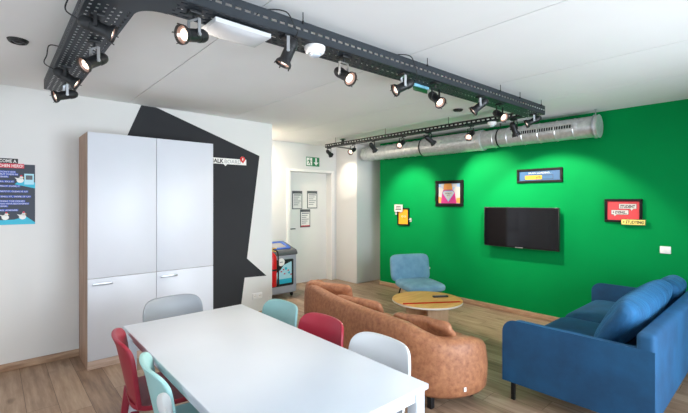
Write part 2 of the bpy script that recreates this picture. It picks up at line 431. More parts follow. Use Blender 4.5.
# ------------------------------------------------------------------ tall cabinet
cx0, cx1, cy0, cy1, ct = .65, 1.834, 4.248, 4.734, 2.18
cab = thing('tall_cabinet', 'tall white four-door cabinet with oak-coloured side on the left wall', 'cabinet', ((cx0+cx1)/2, 4.49, 0))
bm = B(); box(bm, (cx0, cy0+.022, .0), (cx0+.02, cy1-.016, ct)); box(bm, (cx1-.02, cy0+.022, 0), (cx1, cy1-.016, ct)); box(bm, (cx0+.02, cy0+.022, ct-.02), (cx1-.02, cy1-.016, ct)); box(bm, (cx0+.02, cy1-.03, .08), (cx1-.02, cy1-.016, ct-.02)); box(bm, (cx0+.02, cy0+.024, .08), (cx1-.02, cy0+.034, ct-.02))
o = obj('carcass', bm, M['oak_side'], cab); o['label'] = 'oak-coloured carcass'
bm = B(); box(bm, (cx0+.001, cy0+.004, 0), (cx1-.001, cy0+.022, .076), .002); o = obj('plinth', bm, M['oak_plinth'], cab); o['label'] = 'pale oak plinth'
mid = 1.241; zs = .832
for (a, b, za, zb, up) in ((cx0, mid, zs, ct, 1), (mid, cx1, zs, ct, 1), (cx0, mid, .078, zs, 0), (mid, cx1, .078, zs, 0)):
    bm = B(); g = .002; box(bm, (a+g, cy0, za+g), (b-g, cy0+.02, zb-g), .0015); dr = obj('door', bm, M['door_white'], cab); dr['label'] = ('tall upper door' if up else 'lower door with bar handle')
    if not up:
        bm = B(); xa = a+.035; zz = zb-.052
        box(bm, (xa, cy0-.028, zz-.011), (xa+.165, cy0-.02, zz+.011), .003)
        for q in (xa+.012, xa+.153): cyl(bm, (q, cy0-.022, zz), (q, cy0, zz), .006, 10)
        o = obj('handle', bm, M['steel'], dr); o['label'] = 'brushed steel bar handle'

# ------------------------------------------------------------------ things on the left wall
wl = lambda x, z, d=0: Vector((x, YW-d, z))
p = thing('kitchen_poster', 'dark blue kitchen rules poster with small white hens on the left wall', 'poster', (.15, YW, 1.3))
x0, x1 = -.06, .304
bm = B(); prism(bm, rect(x0, 1.33, x1, 1.885), (0, YW, 0), X, Z, .004); obj('sheet', bm, M['navy'], p, smooth=False)
def onwall(parent, name, mat, polys, d0, d1=.001, **k):
    bm = B()
    for q in polys: prism(bm, q, (0, YW-d0, 0), X, Z, d1)
    return obj(name, bm, mat, parent, smooth=False)
onwall(p, 'heading_strip', M['pic_black'], [rect(-.03, 1.889, .180, 1.934)], 0, .006)
onwall(p, 'heading_band', M['poster_red'], [rect(-.04, 1.848, .224, 1.889)], 0, .007)
onwall(p, 'cyan_panel', M['cyan'], [[(.155, 1.70), (.20, 1.745), (x1, 1.72), (x1, 1.665)]], .004)
onwall(p, 'cyan_ground', M['cyan'], [[(x0, 1.33), (x1, 1.33), (x1, 1.345), (.235, 1.405), (.15, 1.375), (x0, 1.37)]], .004)
bm = B(); text(bm, 'BECOME A', (.012, YW-.006, 1.897), X, Z, .040, .001, width=.155, bold=.0006); obj('heading_text', bm, M['white_warm'], p, smooth=False)
bm = B(); text(bm, 'KITCHEN HERO!', (.0, YW-.007, 1.855), X, Z, .038, .001, width=.215, bold=.0006); obj('heading_text', bm, M['white_warm'], p, smooth=False)
lines = [("IF YOU DON'T DO", 1.812, .158), ("DISHES, PUT THEM IN", 1.790, .175), ("THE WASHER", 1.768, .108), ("IF IT'S FULL, FILL IT", 1.724, .147), ("IF YOU OPEN IT, CLOSE IT", 1.682, .19), ("IF YOU DIRTY IT, CLEAN IT UP", 1.634, .247), ("IF YOU SPILL IT, WIPE IT UP", 1.587, .268), ("IF YOU FINISH THE DISHES", 1.545, .225), ("PLEASE WASH YOUR BELONGINGS", 1.522, .254), ("IN THE SINK", 1.499, .104), ("IF IT RINGS, ANSWER", 1.462, .175)]
for tx, z, xr in lines:
    bm = B(); bt = B(); xl = -.03; prism(bm, rect(xl, z-.009, xr+.006, z+.010), (0, YW-.004, 0), X, Z, .0008)
    text(bt, tx, (xl+.005, YW-.0048, z-.006), X, Z, .017, .0006, width=xr-xl-.005)
    ob_ = obj('text_bar', bm, M['text_blue'], p, smooth=False); obj('rule_text', bt, M['white_warm'], ob_, smooth=False)
for hx, hz in ((.090, 1.398), (.212, 1.400), (.195, 1.738)):
    hen = onwall(p, 'hen_drawing', M['white_warm'], [circ(hx, hz, .026, 16, .024), circ(hx+.008, hz+.026, .013, 12), [(hx-.024, hz+.005), (hx-.04, hz+.024), (hx-.012, hz+.018)]], .005)
    onwall(hen, 'comb', M['poster_red'], [circ(hx+.008, hz+.041, .008, 10)], .0062)
    onwall(hen, 'beak', M['pic_yellow'], [[(hx+.02, hz+.03), (hx+.031, hz+.025), (hx+.02, hz+.021)]], .0062)
onwall(p, 'picture_panel', M['pale_cyan'], [rect(.225, 1.70, .295, 1.80)], .0052); onwall(p, 'picture_detail', M['bin_dark'], [rect(.235, 1.745, .285, 1.785)], .0063)
s = thing('chalkboard_sign', 'white CHALKBOARD name strip with red pin on the black wall paint', 'sign', (2.2, YW-.0015, 2.0))
onwall(s, 'strip', M['white_warm'], [[(1.86, 2.01), (2.175, 2.01), (2.20, 1.985), (2.225, 2.01), (2.486, 2.01), (2.486, 2.083), (1.86, 2.083)]], .0015, .006)
bm = B(); text(bm, 'CHALK', (1.95, YW-.0075, 2.022), X, Z, .068, .001, width=.222, bold=.0018); obj('bold_text', bm, M['pic_black'], s, smooth=False)
bm = B(); text(bm, 'BOARD', (2.182, YW-.0075, 2.022), X, Z, .066, .001, width=.222, bold=-.0008); obj('light_text', bm, M['grey_text'], s, smooth=False)
bm = B(); prism(bm, circ(2.432, 2.085, .036), (0, YW-.0075, 0), X, Z, .004); prism(bm, [(2.412, 2.057), (2.44, 2.03), (2.452, 2.057)], (0, YW-.0075, 0), X, Z, .004)
pin = obj('pin', bm, M['red'], s, smooth=False); bm = B(); prism(bm, [(2.424, 2.07), (2.437, 2.07), (2.441, 2.10), (2.431, 2.10)], (0, YW-.0115, 0), X, Z, .001); obj('pin_mark', bm, M['white_warm'], pin, smooth=False)
s = thing('double_socket', 'white double power socket low on the wall beside the black paint', 'socket', (2.647, YW, .24))
bm = B(); box(bm, (2.573, YW-.010, .242), (2.722, YW, .320), .003); obj('plate', bm, M['white_plastic'], s)
for q in (2.61, 2.685):
    bm = B(); lathe(bm, [(.0, .0), (.025, 0), (.027, .003), (.022, .003), (.020, .001), (0, .001)], (q, YW-.010, .281), -Y, 20); so = obj('outlet', bm, M['white_warm'], s)
    bm = B()
    for dx in (-.009, .009): cyl(bm, (q+dx, YW-.0112, .281), (q+dx, YW-.0125, .281), .003, 8)
    obj('pin_holes', bm, M['black'], so)

# ------------------------------------------------------------------ corridor: exit sign, notices, bin, extinguisher
s = thing('exit_sign', 'green and white running man exit sign above the white door', 'sign', (4.51, YD, 2.2))
bm = B(); box(bm, (4.357, YD-.012, 2.195), (4.662, YD, 2.365), .002); obj('plate', bm, M['exit_green'], s)
wy = YD-.012
bm = B(); prism(bm, rect(4.362, 2.21, 4.49, 2.35), (0, wy, 0), X, Z, .001)
obj('door_pictogram', bm, M['white_warm'], s, smooth=False)
bm = B()
prism(bm, circ(4.435, 2.328, .013, 12), (0, wy-.001, 0), X, Z, .001)
for q in ([(4.41, 2.31), (4.44, 2.308), (4.447, 2.265), (4.42, 2.26)], [(4.445, 2.265), (4.465, 2.25), (4.455, 2.212), (4.443, 2.214), (4.449, 2.245), (4.43, 2.262)], [(4.42, 2.265), (4.435, 2.255), (4.415, 2.235), (4.39, 2.235), (4.39, 2.245), (4.41, 2.247)], [(4.435, 2.308), (4.465, 2.29), (4.478, 2.296), (4.475, 2.286), (4.463, 2.279), (4.44, 2.292)], [(4.412, 2.31), (4.385, 2.295), (4.38, 2.275), (4.39, 2.275), (4.394, 2.288), (4.415, 2.295)]):
    prism(bm, q, (0, wy-.001, 0), X, Z, .001)
obj('running_figure', bm, M['exit_green'], s, smooth=False)
bm = B(); prism(bm, [(4.565, 2.35), (4.60, 2.35), (4.60, 2.27), (4.64, 2.27), (4.5825, 2.21), (4.525, 2.27), (4.565, 2.27)], (0, wy, 0), X, Z, .001); obj('arrow', bm, M['white_warm'], s, smooth=False)
def notice(x0, x1, z0, z1, label, foot):
    n = thing('door_notice', label, 'notice', ((x0+x1)/2, 6.12, z0), 'notices in dark frames on the white door')
    bm = B(); box(bm, (x0, 6.112, z0), (x1, 6.12, z1), .002); obj('frame', bm, M['bin_dark'], n)
    bm = B(); prism(bm, rect(x0+.016, z0+.016, x1-.016, z1-.05), (0, 6.112, 0), X, Z, .001); obj('paper', bm, M['white_warm'], n, smooth=False)
    bm = B()
    for k in range(6):
        z = z1-.085-k*.036
        if z < z0+.03: break
        prism(bm, rect(x0+.035, z, x1-.035-.03*(k % 3), z+.012 if k else z+.02), (0, 6.111, 0), X, Z, .0006)
    obj('print_lines', bm, M['grey_text'], n, smooth=False)
    if foot: bm = B(); prism(bm, rect(x0+.016, z0+.016, x1-.016, z0+.036), (0, 6.1105, 0), X, Z, .0006); o = obj('red_footer', bm, M['poster_red'], n, smooth=False)
notice(4.145, 4.371, 1.39, 1.73, 'upper left framed white notice on the door', 0)
notice(4.487, 4.727, 1.40, 1.735, 'upper right framed white notice on the door', 0)
notice(4.325, 4.558, 1.045, 1.385, 'lowest framed notice on the door, red strip at its foot', 1)

b = thing('recycling_bin', 'grey wheeled recycling bin with blue-rimmed lid in front of the white door', 'bin', (3.42, 5.57, 0))
bx0, bx1, by0, by1 = 3.13, 3.72, 5.35, 5.80
bm = B(); box(bm, (bx0, by0, .07), (bx1, by1, .69), .03, 4); obj('body', bm, M['bin_grey'], b)
bm = B(); pr = [(by0-.012, .675), (by0-.012, .715), (by0+.02, .755), (by1-.05, .865), (by1+.01, .855), (by1+.01, .675)]
prism(bm, pr, (bx0-.012, 0, 0), Y, Z, bx1-bx0+.024, bev=0); bmesh.ops.bevel(bm, geom=bm.edges[:], offset=.018, segments=3, profile=.5, affect='EDGES'); lid = obj('lid', bm, M['bin_dark'], b)
sl = Vector((0, by1-.05-by0-.02, .11)).normalized(); o0 = Vector((3.425, by0+.02+.19, .755+.19*.11/.38)); nn = X.cross(sl)
bm = B(); outer = rrect(-.24, -.145, .24, .16, .05); inner = rrect(-.185, -.10, .185, .115, .035)
t = B(); A_ = [t.verts.new(o0+X*a+sl*c+nn*.012) for a, c in outer]; I_ = [t.verts.new(o0+X*a+sl*c+nn*.012) for a, c in inner]; I2 = [t.verts.new(o0+X*a+sl*c-nn*.004) for a, c in inner]; A2 = [t.verts.new(o0+X*a+sl*c-nn*.004) for a, c in outer]
n_ = len(A_)
for i in range(n_):
    j = (i+1) % n_; t.faces.new((A_[i], A_[j], I_[j], I_[i])); t.faces.new((I_[i], I_[j], I2[j], I2[i])); t.faces.new((A_[i], A2[i], A2[j], A_[j])); t.faces.new((A2[i], A2[j], I2[j], I2[i]))
merge(bm, t); o = obj('rim', bm, M['bin_blue'], lid); o['label'] = 'blue rim of the opening'
bm = B(); prism(bm, inner, o0-nn*.003, X, sl, .007); o = obj('opening', bm, M['grey_text'], lid, smooth=False)
bm = B(); prism(bm, rrect(3.19, .195, 3.645, .615, .02), (0, by0, 0), X, Z, .010); fr = obj('poster_frame', bm, M['black'], b, smooth=False)
bm = B(); prism(bm, rrect(3.225, .235, 3.61, .575, .012), (0, by0-.010, 0), X, Z, .0015); obj('poster', bm, M['pale_cyan'], fr, smooth=False)
bm = B(); prism(bm, rect(3.225, .235, 3.61, .31), (0, by0-.0115, 0), X, Z, .0006); prism(bm, circ(3.50, .47, .022), (0, by0-.0115, 0), X, Z, .0006); prism(bm, circ(3.56, .40, .018), (0, by0-.0115, 0), X, Z, .0006); obj('poster_print', bm, M['cyan'], fr, smooth=False)
for k, (q, z) in enumerate(((3.40, .42), (3.46, .38), (3.53, .43), (3.44, .45), (3.58, .36))): bm = B(); prism(bm, rect(q, z, q+.03, z+.018), (0, by0-.0118, 0), X, Z, .0006); obj('poster_icon', bm, M['poster_red'], fr, smooth=False)
bm = B(); prism(bm, [(3.225, .575), (3.225, .42), (3.33, .42), (3.40, .46), (3.46, .53), (3.60, .575)], (0, by0-.0116, 0), X, Z, .0007); obj('poster_black_shape', bm, M['black'], fr, smooth=False)  # black shape across the upper left of the bin poster
bm = B(); prism(bm, circ(3.415, .578, .062, 28), (0, by0-.012, 0), X, Z, .001); st = obj('sticker', bm, M['white_warm'], b, smooth=False)
bm = B(); prism(bm, rect(3.385, .572, 3.445, .584), (0, by0-.013, 0), X, Z, .0005); obj('sticker_print', bm, M['grey_text'], st, smooth=False)
for q in (3.2, 3.66):
    for yy in (5.42, 5.74):
        bm = B(); lathe(bm, [(0, -.012), (.03, -.012), (.035, -.006), (.035, .006), (.03, .012), (0, .012)], (q, yy, .035), X, 18); box(bm, (q-.018, yy-.015, .04), (q+.018, yy+.015, .075)); obj('wheel', bm, M['black'], b)
ex = thing('fire_extinguisher', 'red fire extinguisher hanging by the wall corner in front of the bin', 'fire extinguisher', (3.015, 4.98, .30))
ec = Vector((3.015, 4.98, .31))
bm = B(); lathe(bm, [(0, 0), (.07, 0), (.078, .012), (.078, .40), (.07, .44), (.045, .475), (.025, .49), (.025, .505), (0, .505)], ec, Z, 28); obj('cylinder', bm, M['red'], ex)
bm = B(); cyl(bm, ec+Vector((0, 0, .50)), ec+Vector((0, 0, .545)), .02, 14); beam(bm, ec+Vector((0, -.02, .545)), ec+Vector((0, -.13, .565)), .022, .012, .003); beam(bm, ec+Vector((0, -.02, .525)), ec+Vector((0, -.11, .515)), .02, .01, .003); obj('valve', bm, M['yellow'], ex)['label'] = 'yellow valve and lever'
bm = B(); tube(bm, bez([ec+Vector((.02, 0, .53)), ec+Vector((.075, -.03, .51)), ec+Vector((.098, -.03, .42)), ec+Vector((.10, -.03, .2)), ec+Vector((.098, -.03, .06))], 24), .011); cyl(bm, ec+Vector((.098, -.03, .10)), ec+Vector((.098, -.03, -.005)), .014, 12, .02); obj('hose', bm, M['rubber'], ex)
bm = B(); lathe(bm, [(.0785, .23), (.0795, .23), (.0795, .255), (.0785, .255)], ec, Z, 28); box(bm, (2.878, 4.955, .53), (2.94, 5.005, .57), .003); obj('bracket', bm, M['black'], ex)

# ------------------------------------------------------------------ green wall: screen, pictures, switch
G = lambda d: XG-d
U = -Y
tv = thing('wall_screen', 'black flat television screen mounted on the green wall', 'television', (5.30, 2.41, .915))
bm = B(); box(bm, (5.255, 1.91, .915), (5.295, 2.912, 1.46), .004); obj('housing', bm, M['bezel'], tv)
bm = B(); box(bm, (5.2535, 1.918, .93), (5.2555, 2.904, 1.452)); obj('screen', bm, M['screen'], tv)
bm = B(); box(bm, (5.25, 2.36, .917), (5.256, 2.46, .929), .001); obj('badge', bm, M['steel'], tv)
bm = B(); box(bm, (5.295, 2.21, 1.02), (5.32, 2.61, 1.36), .006); box(bm, (5.32, 2.31, 1.05), (XG, 2.51, 1.33), .004); obj('wall_mount', bm, M['black'], tv)
def picture(name, label, y0, y1, z0, z1, b, back):
    """y0 is the left edge seen from the room (larger y)"""
    t = thing(name, label, 'picture', (XG, (y0+y1)/2, z0), 'framed prints on the green wall')
    bm = B()
    for (a, c, za, zb) in ((y1, y0, z0, z0+b), (y1, y0, z1-b, z1), (y1, y1+b, z0+b, z1-b), (y0-b, y0, z0+b, z1-b)): box(bm, (XG-.03, a, za), (XG, c, zb), .004)
    obj('frame', bm, M['frame_black'], t)
    bm = B(); box(bm, (XG-.012, y1+b*.8, z0+b*.8), (XG-.004, y0-b*.8, z1-b*.8)); obj('print', bm, back, t)
    return t
def onG(parent, name, mat, polys, d, dep=.001, y0=0, z0=0):
    """polygons in metres from the left (y0) edge and bottom z0"""
    bm = B()
    for q in polys: prism(bm, [(-y0+a if False else a, c) for a, c in q], (XG-d, y0, z0), U, Z, dep)
    return obj(name, bm, mat, parent, smooth=False)
# comic print
y0, z0 = 3.805, 1.457; p = picture('framed_comic_print', 'square black-framed comic print of a pink shirt with diamond emblem', y0, 3.306, z0, 1.866, .05, M['pic_sky'])
k = dict(y0=y0, z0=z0)
for q in ([[(.05, .31), (.05, .17), (.13, .12), (.16, .25), (.11, .30)], [(.45, .30), (.45, .12), (.36, .10), (.32, .25), (.37, .31)], [(.09, .35), (.14, .355), (.15, .30), (.11, .31)], [(.30, .355), (.39, .35), (.37, .30), (.31, .30)]]): onG(p, 'lapel_shape', M['print_white'], [q], .012, **k)
for q in ([[(.16, .36), (.29, .36), (.31, .28), (.29, .24), (.17, .24), (.14, .28)], [(.05, .16), (.11, .14), (.11, .06), (.05, .05)], [(.45, .14), (.38, .13), (.37, .06), (.45, .05)]]): onG(p, 'figure_shape', M['pic_orange'], [q], .0132, **k)
onG(p, 'shirt_shape', M['pic_magenta'], [[(.15, .265), (.31, .265), (.35, .22), (.38, .05), (.10, .05), (.12, .22)]], .0142, **k)
onG(p, 'emblem_border', M['pic_sky'], [[(.125, .215), (.16, .248), (.31, .248), (.345, .215), (.235, .075)]], .0152, **k)
e_ = onG(p, 'emblem', M['print_white'], [[(.14, .213), (.165, .235), (.305, .235), (.33, .213), (.235, .095)]], .0163, **k)
bm = B(); text(bm, 'HUMAN OF', (XG-.0174, y0-.178, z0+.196), U, Z, .026, .0006, width=.115); text(bm, 'BEST', (XG-.0174, y0-.205, z0+.166), U, Z, .026, .0006, width=.06); obj('emblem_text', bm, M['pic_black'], p, smooth=False)
# progress bar print
y0, z0 = 2.481, 1.785; p = picture('framed_loading_print', 'wide black-framed blue print with a yellow loading bar above the television', y0, 1.903, z0, 1.970, .03, M['pic_blue'])
k = dict(y0=y0, z0=z0)
bm = B(); text(bm, 'BRAIN LOADING...', (XG-.012, y0-.15, z0+.116), U, Z, .036, .001, width=.29); obj('title_text', bm, M['print_white'], p, smooth=False)
onG(p, 'bar_outline', M['navy'], [rect(.105, .042, .465, .048), rect(.105, .094, .465, .10), rect(.105, .048, .111, .094), rect(.459, .048, .465, .094)], .012, **k)
onG(p, 'bar_fill', M['pic_yellow'], [rect(.109, .046, .325, .096)], .0128, **k)
bm = B(); text(bm, '60%', (XG-.0138, y0-.245, z0+.055), U, Z, .042, .0006, width=.068, bold=.001); obj('bar_text', bm, M['pic_black'], p, smooth=False)
# studying print
y0, z0 = 1.447, 1.303; p = picture('framed_study_print', 'black-framed red STUDENT print with a yellow tag over its corner', y0, 1.088, z0, 1.568, .026, M['pic_red'])
k = dict(y0=y0, z0=z0)
def bubble(x0, y0_, x1, y1, tail): return [(x0, y0_), (tail, y0_), (tail+.012, y0_-.022), (tail+.03, y0_), (x1, y0_), (x1, y1), (x0, y1)]
onG(p, 'speech_bubble_edges', M['pic_black'], [bubble(.137, .152, .308, .212, .245), bubble(.063, .086, .234, .142, .085)], .012, **k)
onG(p, 'speech_bubbles', M['print_white'], [bubble(.141, .156, .304, .208, .247), bubble(.067, .090, .230, .138, .087)], .0128, **k)
bm = B(); text(bm, 'STUDENT', (XG-.0138, y0-.151, z0+.165), U, Z, .044, .0006, width=.142, shear=.15, bold=.0016); obj('bubble_text', bm, M['pic_black'], p, smooth=False); bm = B(); text(bm, '+ DYING...', (XG-.0138, y0-.076, z0+.099), U, Z, .040, .0006, width=.14, shear=.15, bold=.0016); obj('bubble_text', bm, M['pic_black'], p, smooth=False)
bm = B(); box(bm, (XG-.038, 1.055, 1.275), (XG-.029, 1.282, 1.343), .001); tg = obj('yellow_tag', bm, M['pic_cream'], p); tg['label'] = 'yellow studying tag'
onG(tg, 'tag_edge', M['pic_black'], [rect(.0, .0, .227, .006), rect(0, .062, .227, .068), rect(0, .006, .005, .062), rect(.222, .006, .227, .062)], .038, y0=1.282, z0=1.275)
bm = B(); text(bm, '= STUDYING', (XG-.0385, 1.268, 1.293), U, Z, .048, .0006, width=.196, shear=.15, bold=.0016); obj('tag_text', bm, M['pic_black'], tg, smooth=False)
# yellow print with the bubble
p = thing('framed_yellow_print', 'small black-framed yellow print with a face, two white hands and a speech bubble', 'picture', (XG, 4.45, 1.13), 'framed prints on the green wall')
bm = B(); ya, yb, za, zb = 4.61, 4.352, 1.12, 1.42; bb = .02
for (a, c, q, r) in ((yb, ya, za, za+bb), (yb, ya, zb-bb, zb), (yb, yb+bb, za+bb, zb-bb), (ya-bb, ya, za+bb, zb-bb)): box(bm, (XG-.03, a, q), (XG, c, r), .003)
obj('frame', bm, M['frame_black'], p)
bm = B(); box(bm, (XG-.012, yb+.015, za+.015), (XG-.004, ya-.015, zb-.015)); obj('print', bm, M['pic_yellow'], p)
k = dict(y0=4.605, z0=za)
for q in (.10, .16): onG(p, 'eye', M['print_white'], [circ(q, .155, .022, 12, .015)], .012, **k)
onG(p, 'face_marks', M['pic_black'], [circ(.103, .152, .007, 8), circ(.157, .152, .007, 8), [(.11, .105), (.145, .115), (.16, .112), (.145, .125), (.12, .115)]], .0132, **k)
onG(p, 'speech_bubble', M['print_white'], [[(-.06, .235), (.075, .235), (.09, .21), (.098, .235), (.125, .235), (.125, .36), (-.06, .36)]], .034, .005, **k)
onG(p, 'bubble_lines', M['pic_black'], [rect(-.02, .32, .085, .335), rect(-.025, .293, .095, .308), rect(-.035, .266, .10, .281)], .039, .0006, **k)
for q, fl in ((-.04, 1), (.285, -1)):
    hz = .20 if fl == 1 else .11
    onG(p, 'hand', M['print_white'], [rrect(q-.018, hz-.022, q+.018, hz+.022, .010)] + [rrect(q-.018+.0125*i, hz+(.015 if fl == 1 else -.045), q-.0085+.0125*i, hz+(.045 if fl == 1 else -.015), .004, 3) for i in range(3)] + [rrect(q+(.012 if fl == 1 else -.03), hz-.006, q+(.03 if fl == 1 else -.012), hz+.008, .005, 3)], 0.010, .012, **k)
    onG(p, 'arm', M['black'], [[(q+.018*fl, hz-.006), (q+.018*fl, hz+.006), ((.0 if fl == 1 else .25), hz+.006 -.02*0), ((.0 if fl == 1 else .25), hz-.006)]], 0.0, .012, **k)
s = thing('wall_switch', 'white double switch plate on the green wall near the blue sofa', 'switch', (XG, .89, .985))
bm = B(); box(bm, (XG-.009, .844, .985), (XG, .938, 1.063), .003); obj('plate', bm, M['white_plastic'], s)
for q in (.868, .914): bm = B(); box(bm, (XG-.013, q-.019, .995), (XG-.008, q+.019, 1.053), .002); obj('rocker', bm, M['white_warm'], s)

# ------------------------------------------------------------------ dining table and chairs
tx0, tx1, ty0, ty1, tz = .611, 1.439, 1.077, 2.87, .74
t_ = thing('dining_table', 'long white rectangular dining table in the foreground', 'table', ((tx0+tx1)/2, (ty0+ty1)/2, 0))
bm = B(); box(bm, (tx0, ty0, tz-.024), (tx1, ty1, tz), .003); obj('tabletop', bm, M['table_white'], t_)
for (a, c) in ((tx0+.012, ty0+.012), (tx1-.067, ty0+.012), (tx0+.012, ty1-.067), (tx1-.067, ty1-.067)):
    bm = B(); box(bm, (a, c, 0), (a+.055, c+.055, tz-.024), .004); obj('leg', bm, M['frame_white'], t_)
for (a, b) in (((tx0+.067, ty0+.022, tz-.072), (tx1-.067, ty0+.047, tz-.024)), ((tx0+.067, ty1-.047, tz-.072), (tx1-.067, ty1-.022, tz-.024)), ((tx0+.022, ty0+.067, tz-.072), (tx0+.047, ty1-.067, tz-.024)), ((tx1-.047, ty0+.067, tz-.072), (tx1-.022, ty1-.067, tz-.024))):
    bm = B(); box(bm, a, b, .002); obj('rail', bm, M['frame_white'], t_)
t_.rotation_euler.z = math.radians(-.436)
t_.location = Matrix.Rotation(math.radians(-.436), 4, 'Z') @ t_.location
def chair_meshes():
    """plastic shell chair, seat centre at the origin, facing +y"""
    out = {}
    # backrest: curved, rounded shell
    bm = B(); t = B(); nu, nv = 22, 18; W, zA, zB, th = .225, .43, .80, .011
    def pt(a, b, off):
        # a in -1..1 across, b in 0..1 up
        z = zA+(zB-zA)*b
        w_ = W*(.86+.14*min(1, b*1.7))
        x = a*w_
        y = -.195-.075*b + .055*a*a*(.5+.5*b) + off
        y += -.012*max(0, b-.85)/.15
        return Vector((x, y, z))
    def sq(a, b):
        # round the two top corners: pull the square map into a superellipse
        bb = (b-.35)/.65
        if bb > 0:
            k = 5.5; m_ = max(abs(a), bb)
            n_ = (abs(a)**k+bb**k)**(1/k)
            if n_ > 0: s_ = m_/n_; a *= s_; b = .35+.65*bb*s_
        return a, b
    F = {}; R = {}
    for i in range(nu+1):
        for j in range(nv+1):
            a, b = sq(-1+2*i/nu, j/nv)
            F[i, j] = t.verts.new(pt(a, b, th)); R[i, j] = t.verts.new(pt(a, b, -th))
    for i in range(nu):
        for j in range(nv):
            t.faces.new((F[i, j], F[i+1, j], F[i+1, j+1], F[i, j+1])); t.faces.new((R[i, j], R[i, j+1], R[i+1, j+1], R[i+1, j]))
    loop = [(i, 0) for i in range(nu)]+[(nu, j) for j in range(nv)]+[(i, nv) for i in range(nu, 0, -1)]+[(0, j) for j in range(nv, 0, -1)]
    for q, r in zip(loop, loop[1:]+loop[:1]): t.faces.new((F[q], F[r], R[r], R[q]))
    bmesh.ops.recalc_face_normals(t, faces=t.faces[:])
    es = [e for e in t.edges if len(e.link_faces) == 2 and e.calc_face_angle(0) > .9]
    bmesh.ops.bevel(t, geom=es, offset=.006, segments=2, profile=.5, affect='EDGES')
    merge(bm, t); out['backrest'] = bm
    # seat: dished rounded slab with a lip joining the back
    bm = B(); t = B(); n = 20; top = {}; bot = {}
    for i in range(n+1):
        for j in range(n+1):
            a, b = -1+2*i/n, -1+2*j/n; k = 4.5; m_ = max(abs(a), abs(b)); n_ = (abs(a)**k+abs(b)**k)**(1/k)
            s_ = m_/n_ if n_ else 1; a *= s_; b *= s_
            x, y = a*.215, b*.215
            z = .452 - .016*(1-a*a)*(1-b*b) - .02*max(0, b-.6)/.4 + .012*max(0, -b-.6)/.4
            top[i, j] = t.verts.new((x, y, z)); bot[i, j] = t.verts.new((x*.985, y*.985, z-.028))
    for i in range(n):
        for j in range(n):
            t.faces.new((top[i, j], top[i+1, j], top[i+1, j+1], top[i, j+1])); t.faces.new((bot[i, j], bot[i, j+1], bot[i+1, j+1], bot[i+1, j]))
    loop = [(i, 0) for i in range(n)]+[(n, j) for j in range(n)]+[(i, n) for i in range(n, 0, -1)]+[(0, j) for j in range(n, 0, -1)]
    for q, r in zip(loop, loop[1:]+loop[:1]): t.faces.new((top[q], top[r], bot[r], bot[q]))
    merge(bm, t); out['seat'] = bm
    out['legs'] = []
    for sx in (-1, 1):
        for sy in (-1, 1):
            bm = B(); tb = Vector((sx*.182, sy*.175 if sy > 0 else -.192, .425)); ft = Vector((sx*.205, sy*.205 if sy > 0 else -.245, 0))
            beam(bm, ft, tb, .026, .030, .006, up=(0, 1, 0), taper=1.45); out['legs'].append(bm)
    return out
cm = chair_meshes()
c0 = bpy.data.objects.new('dining_chair', None); COL.objects.link(c0)
obj('seat', cm['seat'], M['chair_red'], c0, local=True); obj('backrest', cm['backrest'], M['chair_red'], c0, local=True)
for q in cm['legs']: obj('leg', q, M['chair_red'], c0, local=True)
chairs = [
 ((1.365, 2.49), 90, 'teal', 'pale teal plastic chair at the far end of the long table side facing the sofa'),
 ((1.36, 2.0), 90, 'red', 'bright red plastic chair between the teal and white chairs at the table'),
 ((1.35, 1.48), 90, 'white', 'white plastic chair at the table beside the brown sofa'),
 ((1.055, 2.97), 180, 'grey', 'grey plastic chair at the table end by the tall cabinet'),
 ((.785, 2.47), -98, 'darkred', 'dark red plastic chair on the left side of the table'),
 ((.80, 1.96), -96, 'mint', 'mint plastic chair next to the dark red one, left of the table'),
 ((.735, 1.465), -94, 'palegrey', 'pale grey plastic chair at the lower frame edge, nearest on the left of the table')]
used = False
for (xy, rz, colr, lab) in chairs:
    c = c0 if not used else copy_thing(c0); used = True
    c.location = (xy[0], xy[1], 0); c.rotation_euler = (0, 0, math.radians(rz)); tag(c, lab, 'chair', 'plastic chairs around the white table')
    for ch in c.children:
        ch.data = ch.data.copy() if c is not c0 else ch.data
        ch.data.materials[0] = M['chair_'+colr]

# ------------------------------------------------------------------ brown crescent sofa
so = thing('leather_sofa', 'low curved brown suede sofa with its back to the white table', 'sofa', (2.75, 2.6, 0))
path = bez([(2.98, 3.90, 0), (2.84, 3.86, 0), (2.715, 3.73, 0), (2.60, 3.47, 0), (2.455, 2.955, 0), (2.385, 2.46, 0), (2.355, 2.02, 0), (2.39, 1.82, 0), (2.47, 1.69, 0), (2.60, 1.60, 0), (2.77, 1.56, 0), (2.91, 1.60, 0), (2.985, 1.71, 0)], 72)
L = [0]
for a, b2 in zip(path, path[1:]): L.append(L[-1]+(b2-a).length)
def ss(a, b, x):
    t = max(0, min(1, (x-a)/(b-a))); return t*t*(3-2*t)
bm = B(); t = B(); rings = []
for i, pnt in enumerate(path):
    d = (path[min(i+1, len(path)-1)]-path[max(i-1, 0)]).normalized(); inn = Vector((-d.y, d.x, 0))   # towards the seat
    f = L[i]/L[-1]
    zt = .605-.085*ss(.66, .82, f)-.075*ss(.86, 1, f)-.02*(1-ss(0, .08, f)); wd = .15+.05*ss(.75, .9, f); zb = .09
    prof = [(.02, zb), (-.005, zb+.03), (-.014, zb+.12), (-.016, (zb+zt)/2), (-.010, zt-.12), (.0, zt-.05), (.018, zt-.018), (.05, zt), (wd*.62, zt-.002), (wd*.9, zt-.018), (wd, zt-.055), (wd+.01, zt-.15), (wd+.01, zb+.03), (wd, zb)]
    rings.append([t.verts.new(pnt+inn*a+Vector((0, 0, z))) for a, z in prof])
n_ = len(rings[0])
for a, b2 in zip(rings, rings[1:]):
    for k in range(n_): t.faces.new((a[k], a[(k+1) % n_], b2[(k+1) % n_], b2[k]))
